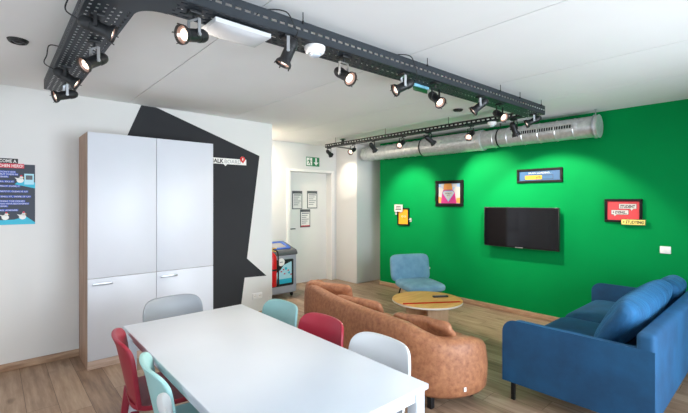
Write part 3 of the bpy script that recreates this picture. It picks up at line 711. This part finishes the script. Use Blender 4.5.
for rg, sg in ((rings[0], -1), (rings[-1], 1)):
    c = sum((v.co for v in rg), Vector())/n_; dv = (path[-1]-path[-2]).normalized() if sg == 1 else (path[0]-path[1]).normalized()
    mid = [t.verts.new(c+(v.co-c)*.82+dv*.028) for v in rg]
    for k in range(n_): t.faces.new((rg[k], rg[(k+1) % n_], mid[(k+1) % n_], mid[k]))
    t.faces.new(mid)
merge(bm, t); obj('back_shell', bm, M['leather'], so, angle=60)
# seat base + cushion: crescent filled from the inside of the back to the front edge
inner = []
for i in range(3, len(path)-2, 3):
    d = (path[i+1]-path[i-1]).normalized(); q = path[i]+Vector((-d.y, d.x, 0))*.10; inner.append(q)
front = bez([(2.97, 1.80, 0), (2.98, 2.05, 0), (2.94, 2.5, 0), (3.0, 2.95, 0), (3.17, 3.40, 0), (3.17, 3.70, 0), (3.02, 3.86, 0)], 22)
poly = [(v.x, v.y) for v in inner]+[(v.x, v.y) for v in front[::1]]
bm = B(); prism(bm, poly, (0, 0, .09), X, Y, .20); obj('seat_base', bm, M['leather'], so)
bm = B(); prism(bm, poly, (0, 0, .29), X, Y, .135, bev=.035); obj('seat_cushion', bm, M['leather_cush'], so)
for (q, w_) in (((2.455, 1.79), .03), ((2.52, 3.2), .03), ((2.92, 2.1), .03), ((3.08, 3.5), .03), ((2.85, 1.70), .03)):
    bm = B(); box(bm, (q[0]-.02, q[1]-.02, 0), (q[0]+.02, q[1]+.02, .095), .003); obj('leg', bm, M['legs_black'], so)
bm = B(); d = (path[55]-path[53]).normalized(); nO = Vector((d.y, -d.x, 0)); o0 = path[54]+nO*.013+Vector((0, 0, .15)); prism(bm, rect(-.009, 0, .009, .03), o0, d, Z, .004); o = obj('label_tag', bm, M['tag'], so); o['label'] = 'small white sewn tag'
def lean(c, yaw, tilt): return Matrix.Translation(c) @ Matrix.Rotation(yaw, 4, 'Z') @ Matrix.Rotation(tilt, 4, 'Y')
for k, (c, yw, hl, tl, lab) in enumerate(((Vector((2.83, 3.42, .535)), .40, .27, 66, 'brown suede back cushion at the far end of the curved sofa'), (Vector((2.68, 2.80, .508)), .18, .28, 66, 'brown suede back cushion in the middle of the curved sofa'), (Vector((2.65, 2.01, .505)), -.06, .31, 66, 'crumpled brown back cushion at the near end of the curved sofa'))):
    bm = B(); cushion(bm, (0, 0, 0), (.105, hl, .055), (6, 2.6), 16, Matrix.Translation(c) @ Matrix.Rotation(yw, 4, 'Z') @ Matrix.Rotation((0, 0, -.10)[k], 4, 'X') @ Matrix.Rotation(math.radians(tl), 4, 'Y'), (.06, .06, .22)[k], k)
    tag(obj('sofa_cushion', bm, M['leather_cush']), lab, 'cushion', 'cushions on the brown sofa')

# ------------------------------------------------------------------ blue sofa
sx0, sx1, syb, syf = 3.0, 5.22, .545, 1.49
bs = thing('velvet_sofa', 'blue velvet two-seat sofa standing against the green wall', 'sofa', ((sx0+sx1)/2, 1.0, 0))
def arm(x):
    bm = B(); zA, zB, r = .165, .61, .085
    pr = [(syb+.02, zA), (syf, zA)]+[(syf-r+r*math.cos(a), zB-r+r*math.sin(a)) for a in [PI/2*i/8 for i in range(9)]]+[(syb+.02, zB)]
    prism(bm, pr, (x, 0, 0), Y, Z, .125); bmesh.ops.bevel(bm, geom=[e for e in bm.edges if e.calc_face_angle(0) > .6], offset=.018, segments=3, profile=.5, affect='EDGES'); return bm
obj('armrest', arm(sx0), M['blue_velvet'], bs, angle=50); obj('armrest', arm(sx1-.125), M['blue_velvet'], bs, angle=50)
bm = B(); box(bm, (sx0+.003, syb, .165), (sx1-.003, syb+.10, .728), .03, 4); obj('backrest', bm, M['blue_velvet'], bs, angle=50)
bm = B(); box(bm, (sx0+.12, syb+.08, .165), (sx1-.12, syf-.03, .315), .012, 3); obj('base', bm, M['blue_velvet'], bs)
for a, b in ((sx0+.125, 4.112), (4.112, sx1-.125)):
    bm = B(); cushion(bm, ((a+b)/2, (syb+.10+syf-.02)/2, .392), ((b-a)/2, (syf-.02-syb-.10)/2, .08), (12, 4), 14, None, .006, int(a*10)); obj('seat_cushion', bm, M['blue_velvet'], bs, angle=60)
for q, r in ((sx0+.045, syf-.05), (sx0+.045, syb+.06), (sx1-.06, syf-.05), (sx1-.06, syb+.06)):
    bm = B(); box(bm, (q-.014, r-.014, 0), (q+.014, r+.014, .17), .003); obj('leg', bm, M['legs_black'], bs)
for k, (xc, hx, lab) in enumerate(((3.83, .66, 'near plump blue velvet back cushion on the blue sofa'), (4.83, .265, 'far dark blue back cushion on the blue sofa, at the frame edge'))):
    bm = B(); Mx = Matrix.Translation((xc, .815, .675-.045*k)) @ Matrix.Rotation(math.radians(-60), 4, 'X')
    cushion(bm, (0, 0, 0), (hx, .20, .105), (9, 2.8), 18, Mx, .03, 11+k, .12)
    tag(obj('sofa_cushion', bm, M['velvet_cushion'], angle=60), lab, 'cushion', 'back cushions on the blue sofa')

# ------------------------------------------------------------------ coffee table, remote, armchair
ct_ = thing('coffee_table', 'round wooden coffee table with a red stripe between the sofas', 'coffee table', (3.675, 2.73, 0))
cc = Vector((3.675, 2.73, 0)); cr = .39; cz = .44
bm = B(); lathe(bm, [(0, cz-.03), (cr-.02, cz-.03), (cr, cz-.02), (cr, cz-.003)], cc, Z, 64); o = obj('top_edge', bm, M['table_edge'], ct_); o['label'] = 'pale rim and underside of the top'
bm = B(); lathe(bm, [(cr, cz-.003), (cr-.003, cz), (0, cz)], cc, Z, 64); obj('tabletop', bm, M['table_oak'], ct_)
sd = Vector((.83, -.56, 0)).normalized(); sn = Vector((-sd.y, sd.x, 0)); so_ = cc-sn*.17+Vector((0, 0, cz)); hl = math.sqrt(cr*cr-.17**2)-.012
bm = B(); prism(bm, [(-hl, -.026), (hl, -.026), (hl-.02, .026), (-hl+.02, .026)], so_, sd, sn, .0015); o = obj('stripe', bm, M['red_line'], ct_, smooth=False); o['label'] = 'red stripe inlay'
for ang in (math.radians(-48), math.radians(42)):
    dd = Vector((math.cos(ang), math.sin(ang), 0)); bm = B(); beam(bm, cc-dd*.235+Vector((0, 0, (cz-.03)/2)), cc+dd*.235+Vector((0, 0, (cz-.03)/2)), .03, cz-.03, .003); obj('base_panel', bm, M['ply'], ct_)
rm = thing('remote_control', 'black remote control lying on the round coffee table', 'remote control', (3.86, 2.68, cz))
rd = Vector((.72, -.45, 0)).normalized(); Mx = Matrix.Translation((3.86, 2.68, cz+.009)) @ Matrix.Rotation(math.atan2(-.45, .72), 4, 'Z')
bm = B(); box(bm, (-.09, -.022, -.009), (.09, .022, .009), .006, 3, Mx); obj('case', bm, M['black'], rm)
bm = B()
for i in range(6):
    for j in range(3): box(bm, (-.065+i*.022, -.013+j*.01, .0085), (-.053+i*.022, -.007+j*.01, .0105), .0008, 1, Mx)
obj('buttons', bm, M['grey_text'], rm)
ac = thing('armchair', 'light blue corduroy lounge chair with black legs by the green wall', 'armchair', (4.735, 3.64, 0))
AM = Matrix.Translation((4.735, 3.64, 0)) @ Matrix.Rotation(math.atan2(-.89, -.45)-PI/2, 4, 'Z')   # faces local +y
bm = B(); cushion(bm, (0, -.02, .30), (.30, .33, .066), (5, 3.5), 14, AM, .004, 5); obj('seat', bm, M['blue_cord'], ac, angle=60)
bm = B(); cushion(bm, (0, 0, 0), (.325, .21, .06), (6, 3.2), 14, AM @ Matrix.Translation((0, -.365, .505)) @ Matrix.Rotation(math.radians(100), 4, 'X'), .004, 6); obj('backrest', bm, M['blue_cord'], ac, angle=60)
bm = B()
for q in (-.2, .2): tube(bm, [AM @ Vector(v) for v in ((q, .22, .245), (q, -.24, .24), (q, -.31, .28), (q, -.38, .50))], .011)
tube(bm, [AM @ Vector(v) for v in ((-.2, .22, .245), (.2, .22, .245))], .011); obj('frame', bm, M['legs_black'], ac)
for q in (-.24, .24):
    for r in (.24, -.26):
        bm = B(); cyl(bm, AM @ Vector((q*1.08, r*1.08, 0)), AM @ Vector((q*.85, r*.9, .25)), .009, 12, .012); obj('leg', bm, M['legs_black'], ac)
bm = B(); box(bm, (-.335, -.36, .47), (-.318, -.34, .495), .001, 1, AM); o = obj('label_tag', bm, M['tag'], ac); o['label'] = 'small white tag'

# ------------------------------------------------------------------ cable trays
tr = thing('cable_tray', 'wide dark grey perforated cable tray hanging in an L along the ceiling', 'cable tray', (2.3, 1.87, 2.46))
TB, TT = 2.46, 2.55; SL = -.0266
u_ = Vector((1, SL, 0)).normalized(); v_ = Vector((-u_.y, u_.x, 0)); HW = .0925
def tc(x): return Vector((x, 1.94+SL*x, 0))
A0 = tc(.64); A1 = tc(4.38); LN = (A1-A0).length
bm = B(); slotted(bm, A0-v_*HW+Z*TB, u_, v_, LN, 2*HW, 5, .05, .030, .011, .002); obj('bottom_plate', bm, M['tray'], tr, smooth=False)
for sgn in (-1, 1):
    bm = B(); o0 = A0+v_*HW*sgn+Z*TB
    slotted(bm, o0, u_, Z, LN, TT-TB, 1, .05, .032, .013, .002, stagger=False)
    beam(bm, o0+Z*(TT-TB)-v_*sgn*.006, o0+u_*LN+Z*(TT-TB)-v_*sgn*.006, .012, .004)
    obj('side_rail', bm, M['tray'], tr, smooth=False)
BX0, BX1, BY0, BY1 = .318, .518, 2.08, 4.04
bm = B(); slotted(bm, (BX0, BY0, TB), Y, X, BY1-BY0, BX1-BX0, 6, .045, .021, .012, .002, margin=.015); obj('bottom_plate', bm, M['tray'], tr, smooth=False)
for q, ya in ((BX0, 1.80), (BX1, 2.10)):
    bm = B(); slotted(bm, (q, ya, TB), Y, Z, BY1-ya, TT-TB-.015, 1, .05, .03, .009, .002, stagger=False); obj('side_rail', bm, M['tray'], tr, smooth=False)
# solid corner fitting with its inner curve
bm = B(); cpoly = [(BX0, 2.08), (BX0, 1.80), (.64, tc(.64).y-HW), (.64, tc(.64).y+HW)]+[(BX1+.115-.115*math.sin(a), tc(.64).y+HW+.10-.10*math.cos(a)) for a in [PI/2*i/8 for i in range(1, 9)]]
prism(bm, cpoly, (0, 0, TB-.004), X, Y, .004); obj('corner_plate', bm, M['tray'], tr, smooth=False)
bm = B(); pts = [(BX1+.115-.115*math.sin(a), tc(.64).y+HW+.10-.10*math.cos(a), (TB+TT)/2) for a in [PI/2*i/8 for i in range(0, 9)]]
for a, b2 in zip(pts, pts[1:]): beam(bm, a, b2, .003, TT-TB)
beam(bm, (BX0, 1.80, (TB+TT)/2), (.64, tc(.64).y-HW, (TB+TT)/2), .003, TT-TB); obj('corner_rim', bm, M['tray'], tr, smooth=False)
for x in (1.30, 2.40, 3.45, 3.82, 4.28):
    bm = B(); q = tc(x)-v_*(HW+.006); cyl(bm, q+Z*(TT-.012), q+Z*ZC, .0028, 8); beam(bm, q+Z*(TT-.014), q+Z*(TT+.003), .010, .010, .002); obj('suspension_rod', bm, M['legs_black'], tr)
for y in (2.6, 3.6):
    bm = B(); cyl(bm, (BX1+.006, y, TB+.02), (BX1+.006, y, ZC), .004, 8); obj('suspension_rod', bm, M['legs_black'], tr)
TX0, TX1 = 4.285, 4.375
tk = thing('narrow_cable_tray', 'narrow black slotted cable tray running in front of the silver duct', 'cable tray', (4.33, 3.6, 2.46))
bm = B(); slotted(bm, (TX0, 1.93, TB), Y, X, 5.32-1.93, TX1-TX0, 3, .05, .025, .008, .002, margin=.014); obj('bottom_plate', bm, M['track_black'], tk, smooth=False)
for q, hh in ((TX0, .056), (TX1, .026)): bm = B(); slotted(bm, (q, 1.93, TB), Y, Z, 5.32-1.93, hh, 1, .06, .034, .014, .002, stagger=False); obj('side_rail', bm, M['track_black'], tk, smooth=False)
for y in (2.85, 3.92, 5.04): bm = B(); cyl(bm, (TX0-.006, y, TB+.01), (TX0-.006, y, ZC), .004, 8); obj('suspension_rod', bm, M['legs_black'], tk)
bm = B(); slotted(bm, (TX1, 5.03, TB-.006), X, Y, .30, .09, 2, .05, .025, .01, .003); o = obj('side_bracket', bm, M['track_black'], tk, smooth=False)

# ------------------------------------------------------------------ spotlights
SP = [
 ('A', (.338, 2.261, 2.410), (.89, -.31, -.32), 1, 'largest black spotlight at the top left, cable looped over the tray edge'),
 ('B', (.475, 2.640, 2.370), (-.68, -.25, -.50), 0, 'black spotlight on the short tray arm, second from the corner, facing down left'),
 ('C', (.334, 3.260, 2.410), (.80, -.26, -.53), 1, 'black spotlight on the short tray arm, second from the wall end, pointing right'),
 ('D', (.461, 3.630, 2.360), (-.93, -.15, -.34), 0, 'black spotlight at the wall end of the short tray arm, pointing left'),
 ('E', (.773, 1.925, 2.360), (-.90, -.32, -.29), 0, 'lit black spotlight beside the white square access point under the tray corner'),
 ('F', (1.233, 1.820, 2.410), (-.32, .22, -.91), 1, 'black spotlight left of the white round smoke detector, pointing steeply down'),
 ('G', (1.654, 1.913, 2.370), (.06, -.83, -.55), 0, 'lit black spotlight just right of the white round smoke detector on the wide tray'),
 ('H', (2.242, 1.820, 2.390), (-.78, .43, -.46), 1, 'black spotlight left of the small green exit light, pointing down left'),
 ('I', (2.567, 1.858, 2.370), (-.16, -.75, -.64), 0, 'lit black spotlight right of the small green exit light, facing the room'),
 ('J', (3.214, 1.776, 2.410), (-.47, .60, -.62), 0, 'black spotlight third from the green wall end of the wide tray, pointing down left'),
 ('K', (3.579, 1.858, 2.380), (-.29, -.80, -.52), 0, 'lit black spotlight second from the green wall end of the wide tray'),
 ('L', (4.285, 1.764, 2.410), (-.52, .74, -.42), 0, 'black spotlight at the green wall end of the wide tray, pointing left'),
 ('M', (4.328, 2.056, 2.390), (.60, -.04, -.80), 0, 'black spotlight at the near end of the narrow tray, pointing at the duct grille'),
 ('N', (4.289, 5.254, 2.390), (.85, .33, -.42), 0, 'black spotlight at the door end of the narrow tray'),
 ('O', (4.341, 4.647, 2.370), (-.87, -.20, -.45), 0, 'lit spotlight second from the door end of the narrow tray, before the white pillar'),
 ('P', (4.269, 4.200, 2.390), (.76, .05, -.65), 0, 'black spotlight in front of the closed left end of the silver duct'),
 ('Q', (4.314, 3.610, 2.370), (-.86, -.11, -.50), 0, 'lit spotlight in front of the smooth left section of the silver duct'),
 ('R', (4.349, 3.228, 2.390), (.78, -.28, -.56), 0, 'black spotlight at the first dark duct clamp, aimed at the green wall'),
 ('S', (4.366, 2.574, 2.375), (-.82, -.08, -.57), 0, 'lit spotlight in front of the thick ribbed duct section'),
]
for (k, b0, a, cable, lab) in SP:
    b0 = Vector(b0); a = Vector(a).normalized(); pv = b0+a*.05
    mx, my = pv.x, pv.y
    if k in 'ABCD': mx = min(max(mx, BX0+.045), BX1-.045)
    elif k in 'EFGHIJKL':
        off = max(-.06, min(.06, (pv-tc(pv.x)).dot(v_))); q = tc(pv.x)+v_*(off-(pv-tc(pv.x)).dot(v_))*0; my = tc(pv.x).y+off
    else: mx = min(max(mx, TX0+.02), TX1-.02)
    zt = TB-.002
    r = thing('track_spotlight', lab, 'spotlight', (mx, my, zt), 'spotlights under the cable trays')
    bm = B(); lathe(bm, [(0, -.034), (.014, -.032), (.025, -.022), (.032, -.006), (.0335, .01), (.0335, .024), (.031, .026), (.031, .094), (.037, .103), (.044, .112), (.046, .128), (.043, .128), (.041, .114), (.034, .104), (0, .104)], b0, a, 24); d, s_, u2 = frame_of(a)
    for i in range(5):
        an = 2*PI*i/5+.4; q = s_*math.cos(an)+u2*math.sin(an); beam(bm, b0+a*.122+q*.043, b0+a*.138+q*.047, .008, .003)
    hd = obj('lamp_head', bm, M['spot_black'], r)
    bm = B(); lathe(bm, [(.0405, .116), (.032, .1055), (.026, .1055)], b0, a, 24); obj('reflector', bm, M['spot_reflector'], hd)
    bm = B(); lathe(bm, [(0, .119), (.016, .117), (.026, .110), (.026, .1055), (0, .1055)], b0, a, 24); obj('bulb', bm, M['bulb'], hd)
    sd = a.cross(Z); sd = sd.normalized() if sd.length > .05 else X.copy()
    bm = B(); zc = max(pv.z+.055, min(zt-.02, pv.z+.075)); zc = min(zc, zt-.012)
    for sg in (-1, 1):
        beam(bm, pv+sd*sg*.037-Z*.008, Vector((pv.x, pv.y, zc))+sd*sg*.037, .016, .003, up=sd)
        cyl(bm, pv+sd*sg*.032, pv+sd*sg*.043, .009, 10)
    beam(bm, Vector((pv.x, pv.y, zc))-sd*.039, Vector((pv.x, pv.y, zc))+sd*.039, .016, .003); o = obj('yoke', bm, M['steel'] if k in 'BDEFHJLG' else M['spot_black'], r)
    bm = B(); cyl(bm, (pv.x, pv.y, zc), (mx, my, zt-.014), .007, 10); box(bm, (mx-.03, my-.03, zt-.016), (mx+.03, my+.03, zt), .003); obj('mount', bm, M['spot_black'], r)
    if cable:
        bk = b0-a*.032
        if k in 'AC': pts = [bk, bk+Vector((-.05, .0, .03)), Vector((BX0-.05, b0.y-.03, TB+.04)), Vector((BX0-.035, b0.y-.06, TT+.012)), Vector((BX0+.05, b0.y-.10, TT-.01)), Vector((BX0+.09, b0.y-.14, TB+.015))]
        else:
            e_ = tc(b0.x)-v_*HW; pts = [bk, bk+Vector((.0, -.035, .03)), e_-v_*.025+Z*(TB+.03), e_-v_*.018-u_*.05+Z*(TT+.012), e_-u_*.16+v_*.03+Z*(TT+.004), e_-u_*.22+v_*.05+Z*(TB+.03)]
        bm = B(); tube(bm, bez(pts, 30), .0035, 6); obj('cable', bm, M['rubber'], r)
    ld = bpy.data.lights.new('lamp_light', 'SPOT'); ld.energy = SPOT_W*{'M': 2.7, 'R': 2.9, 'P': 2.9, 'N': .5}.get(k, 1); ld.color = SPOT_C; ld.spot_size = math.radians({'M': 95, 'N': 44}.get(k, 70)); ld.spot_blend = {'M': .35, 'N': .3}.get(k, .7); ld.shadow_soft_size = .03
    lo = bpy.data.objects.new('lamp_light', ld); COL.objects.link(lo); lo.parent = r
    lo.location = b0+a*.142-r.location; lo.rotation_euler = a.to_track_quat('-Z', 'Y').to_euler()

# ------------------------------------------------------------------ ventilation duct
du = thing('ventilation_duct', 'round silver ventilation duct running along the top of the green wall', 'duct', (5.18, 3.36, 2.27))
DC = Vector((5.18, 0, 2.40))
def seg(y0, y1, r, rib, amp, rw):
    """spiral-seamed tube from y0 down to y1 (running along -y)"""
    n = max(1, int((y0-y1)/rib)); pr = []
    for i in range(n):
        h = i*rib; pr += [(r, h), (r, h+rib-rw), (r+amp, h+rib-rw*.7), (r+amp, h+rib-rw*.3)]
    pr += [(r, y0-y1)]
    bm = B(); lathe(bm, pr, DC+Vector((0, y0, 0)), -Y, 40); return bm
obj('duct_section', seg(5.24, 3.91, .122, .145, .006, .022), M['galv'], du)
o = obj('duct_section', seg(3.91, 2.89, .138, .034, .004, .018), M['galv'], du); o['label'] = 'thicker finely ribbed section'
obj('duct_section', seg(2.89, 1.47, .122, .20, .005, .018), M['galv'], du)
bm = B(); lathe(bm, [(0, -.03), (.06, -.028), (.10, -.02), (.119, -.004), (.124, .01), (.124, .02)], DC+Vector((0, 5.245, 0)), -Y, 40); obj('end_cap', bm, M['galv'], du)
bm = B(); lathe(bm, [(.122, 0), (.132, .004), (.132, .012), (.127, .016), (.127, .03), (.132, .034), (.132, .04), (0, .04)], DC+Vector((0, 1.49, 0)), -Y, 40); obj('end_cap', bm, M['galv'], du)
bm = B(); lathe(bm, [(.122, -.01), (.142, -.01), (.145, .0), (.145, .05), (.142, .06), (.121, .06)], DC+Vector((0, 2.93, 0)), -Y, 40); obj('coupling', bm, M['galv'], du)
for y, rr in ((3.915, .143), (2.64, .126), (1.50, .134)):
    bm = B(); lathe(bm, [(rr-.004, 0), (rr+.001, 0), (rr+.001, .018), (rr-.004, .018)], DC+Vector((0, y, 0)), -Y, 40); cyl(bm, DC+Vector((0, y-.009, rr-.004)), Vector((5.18, y-.009, ZC)), .005, 8); box(bm, (5.165, y-.02, ZC-.006), (5.195, y+.002, ZC)); o = obj('hanger', bm, M['legs_black'] if y > 2 else M['steel'], du)
# slotted outlet on the room side
th0 = math.radians(186)
def dpt(y, th, r): return Vector((5.18+r*math.cos(th), y, 2.40+r*math.sin(th)))
bm = B(); thA, thB = math.radians(160), math.radians(183)
t = B(); 
for (y0, y1, a0, a1, r) in ((2.40, 1.69, thA, thB, .1255),):
    n = 6; f = [[t.verts.new(dpt(y, a0+(a1-a0)*i/n, r)) for i in range(n+1)] for y in (y0, y1)]
    for i in range(n): t.faces.new((f[0][i], f[0][i+1], f[1][i+1], f[1][i]))
merge(bm, t); gr = obj('outlet_grille', bm, M['black'], du); gr['label'] = 'dark slotted air outlet'
bm = B()
for i in range(25):
    y = 2.39-i*.0285; tube(bm, [dpt(y, thA+(thB-thA)*j/5, .1275) for j in range(6)], .004, 5)
for a in (thA, thB): tube(bm, [dpt(2.40, a, .127), dpt(1.69, a, .127)], .006, 6)
box(bm, dpt(1.70, thB, .13)-Vector((.004, .055, .004)), dpt(1.70, thA, .13)+Vector((.004, 0, .0)), .002); obj('grille_bars', bm, M['galv'], gr)

# ------------------------------------------------------------------ ceiling fittings
ap = thing('access_point', 'white square access point under the wide cable tray', 'access point', (.97, 1.99, 2.42))
bm = B(); t = B(); n = 12; xa, xb, ya, yb = .815, 1.125, 1.86, 2.04
T_ = {}
for i in range(n+1):
    for j in range(n+1):
        a, b2 = -1+2*i/n, -1+2*j/n; T_[i, j] = t.verts.new(((xa+xb)/2+a*(xb-xa)/2, (ya+yb)/2+b2*(yb-ya)/2, 2.425-.018*(1-a**4)*(1-b2**4)))
for i in range(n):
    for j in range(n): t.faces.new((T_[i, j], T_[i, j+1], T_[i+1, j+1], T_[i+1, j]))
merge(bm, t); box(bm, (xa, ya, 2.425), (xb, yb, 2.447)); obj('cover', bm, M['ap_white'], ap)
bm = B(); box(bm, (.90, 1.88, 2.447), (1.04, 1.96, TB-.002)); obj('mount', bm, M['black'], ap)
def detector(name, label, cat, c, r, h, group=None):
    t = thing(name, label, cat, c, group); c = Vector(c)
    bm = B(); lathe(bm, [(0, 0), (r, 0), (r, -h*.35), (r*.93, -h*.5), (r*.90, -h*.75), (r*.7, -h), (0, -h)], c, Z, 32); obj('housing', bm, M['white_plastic'], t)
    bm = B(); lathe(bm, [(r*.55, -h), (r*.5, -h*1.25), (r*.3, -h*1.38), (0, -h*1.4)], c, Z, 24); o = obj('sensor', bm, M['sensor'], t)
detector('smoke_detector', 'white round smoke detector under the wide tray', 'smoke detector', (1.43, 1.872, TB-.002), .062, .042)
detector('smoke_detector', 'small white detector under the narrow tray beside the wide tray end', 'smoke detector', (4.33, 2.30, TB-.002), .05, .04)
def downlight(c, label):
    t = thing('ceiling_speaker', label, 'speaker', c, 'black fittings in the ceiling'); c = Vector(c)
    bm = B(); lathe(bm, [(0, 0), (.058, 0), (.056, -.006), (.048, -.018), (.040, -.020), (.034, -.010), (0, -.008)], c, Z, 28); obj('ring', bm, M['black'], t)
    bm = B(); lathe(bm, [(0, -.022), (.02, -.020), (.032, -.0095), (0, -.0085)], c, Z, 20); obj('core', bm, M['bezel'], t)
downlight((.127, 3.352, ZC), 'black round ceiling fitting at the upper left above the white wall')
downlight((4.015, 2.548, ZC), 'black round ceiling fitting beside the narrow tray near the duct')
cl = thing('ceiling_bracket', 'small black bracket on the ceiling above the door end of the narrow tray', 'bracket', (4.47, 5.07, ZC))
bm = B(); box(bm, (4.44, 5.03, ZC-.014), (4.50, 5.11, ZC), .003); obj('plate', bm, M['black'], cl)
bm = B(); cyl(bm, (4.47, 5.07, ZC-.014), (4.47, 5.07, ZC-.085), .024, 16, .03); obj('stem', bm, M['black'], cl)
el = thing('exit_light', 'small green emergency exit light hanging under the wide cable tray', 'exit light', (2.53, 1.945, TB))
bm = B(); box(bm, (2.44, 1.925, 2.438), (2.62, 1.965, TB-.002), .003); obj('housing', bm, M['lightbox_blue'], el)
bm = B(); box(bm, (2.445, 1.938, 2.408), (2.615, 1.950, 2.438), .002); obj('panel', bm, M['lightbox_green'], el)

# added lamp, unseen behind the wall corner, to warm the corridor
bm = B(); lathe(bm, [(0, 0), (.10, 0), (.10, -.025), (.085, -.03), (0, -.03)], (3.0, 5.55, ZC), Z, 32); cl = struct('added_corridor_lamp', bm, M['white_plastic'])
bm = B(); lathe(bm, [(0, -.031), (.08, -.031), (.07, -.042), (0, -.046)], (3.0, 5.55, ZC), Z, 32); obj('diffuser', bm, M['bulb'], cl)
ld = bpy.data.lights.new('added_corridor_light', 'AREA'); ld.shape = 'DISK'; ld.size = .16; ld.energy = 38; ld.color = (1, .84, .66)
lo = bpy.data.objects.new('added_corridor_light', ld); COL.objects.link(lo); lo.parent = cl; lo.location = (3.0, 5.55, ZC-.05)
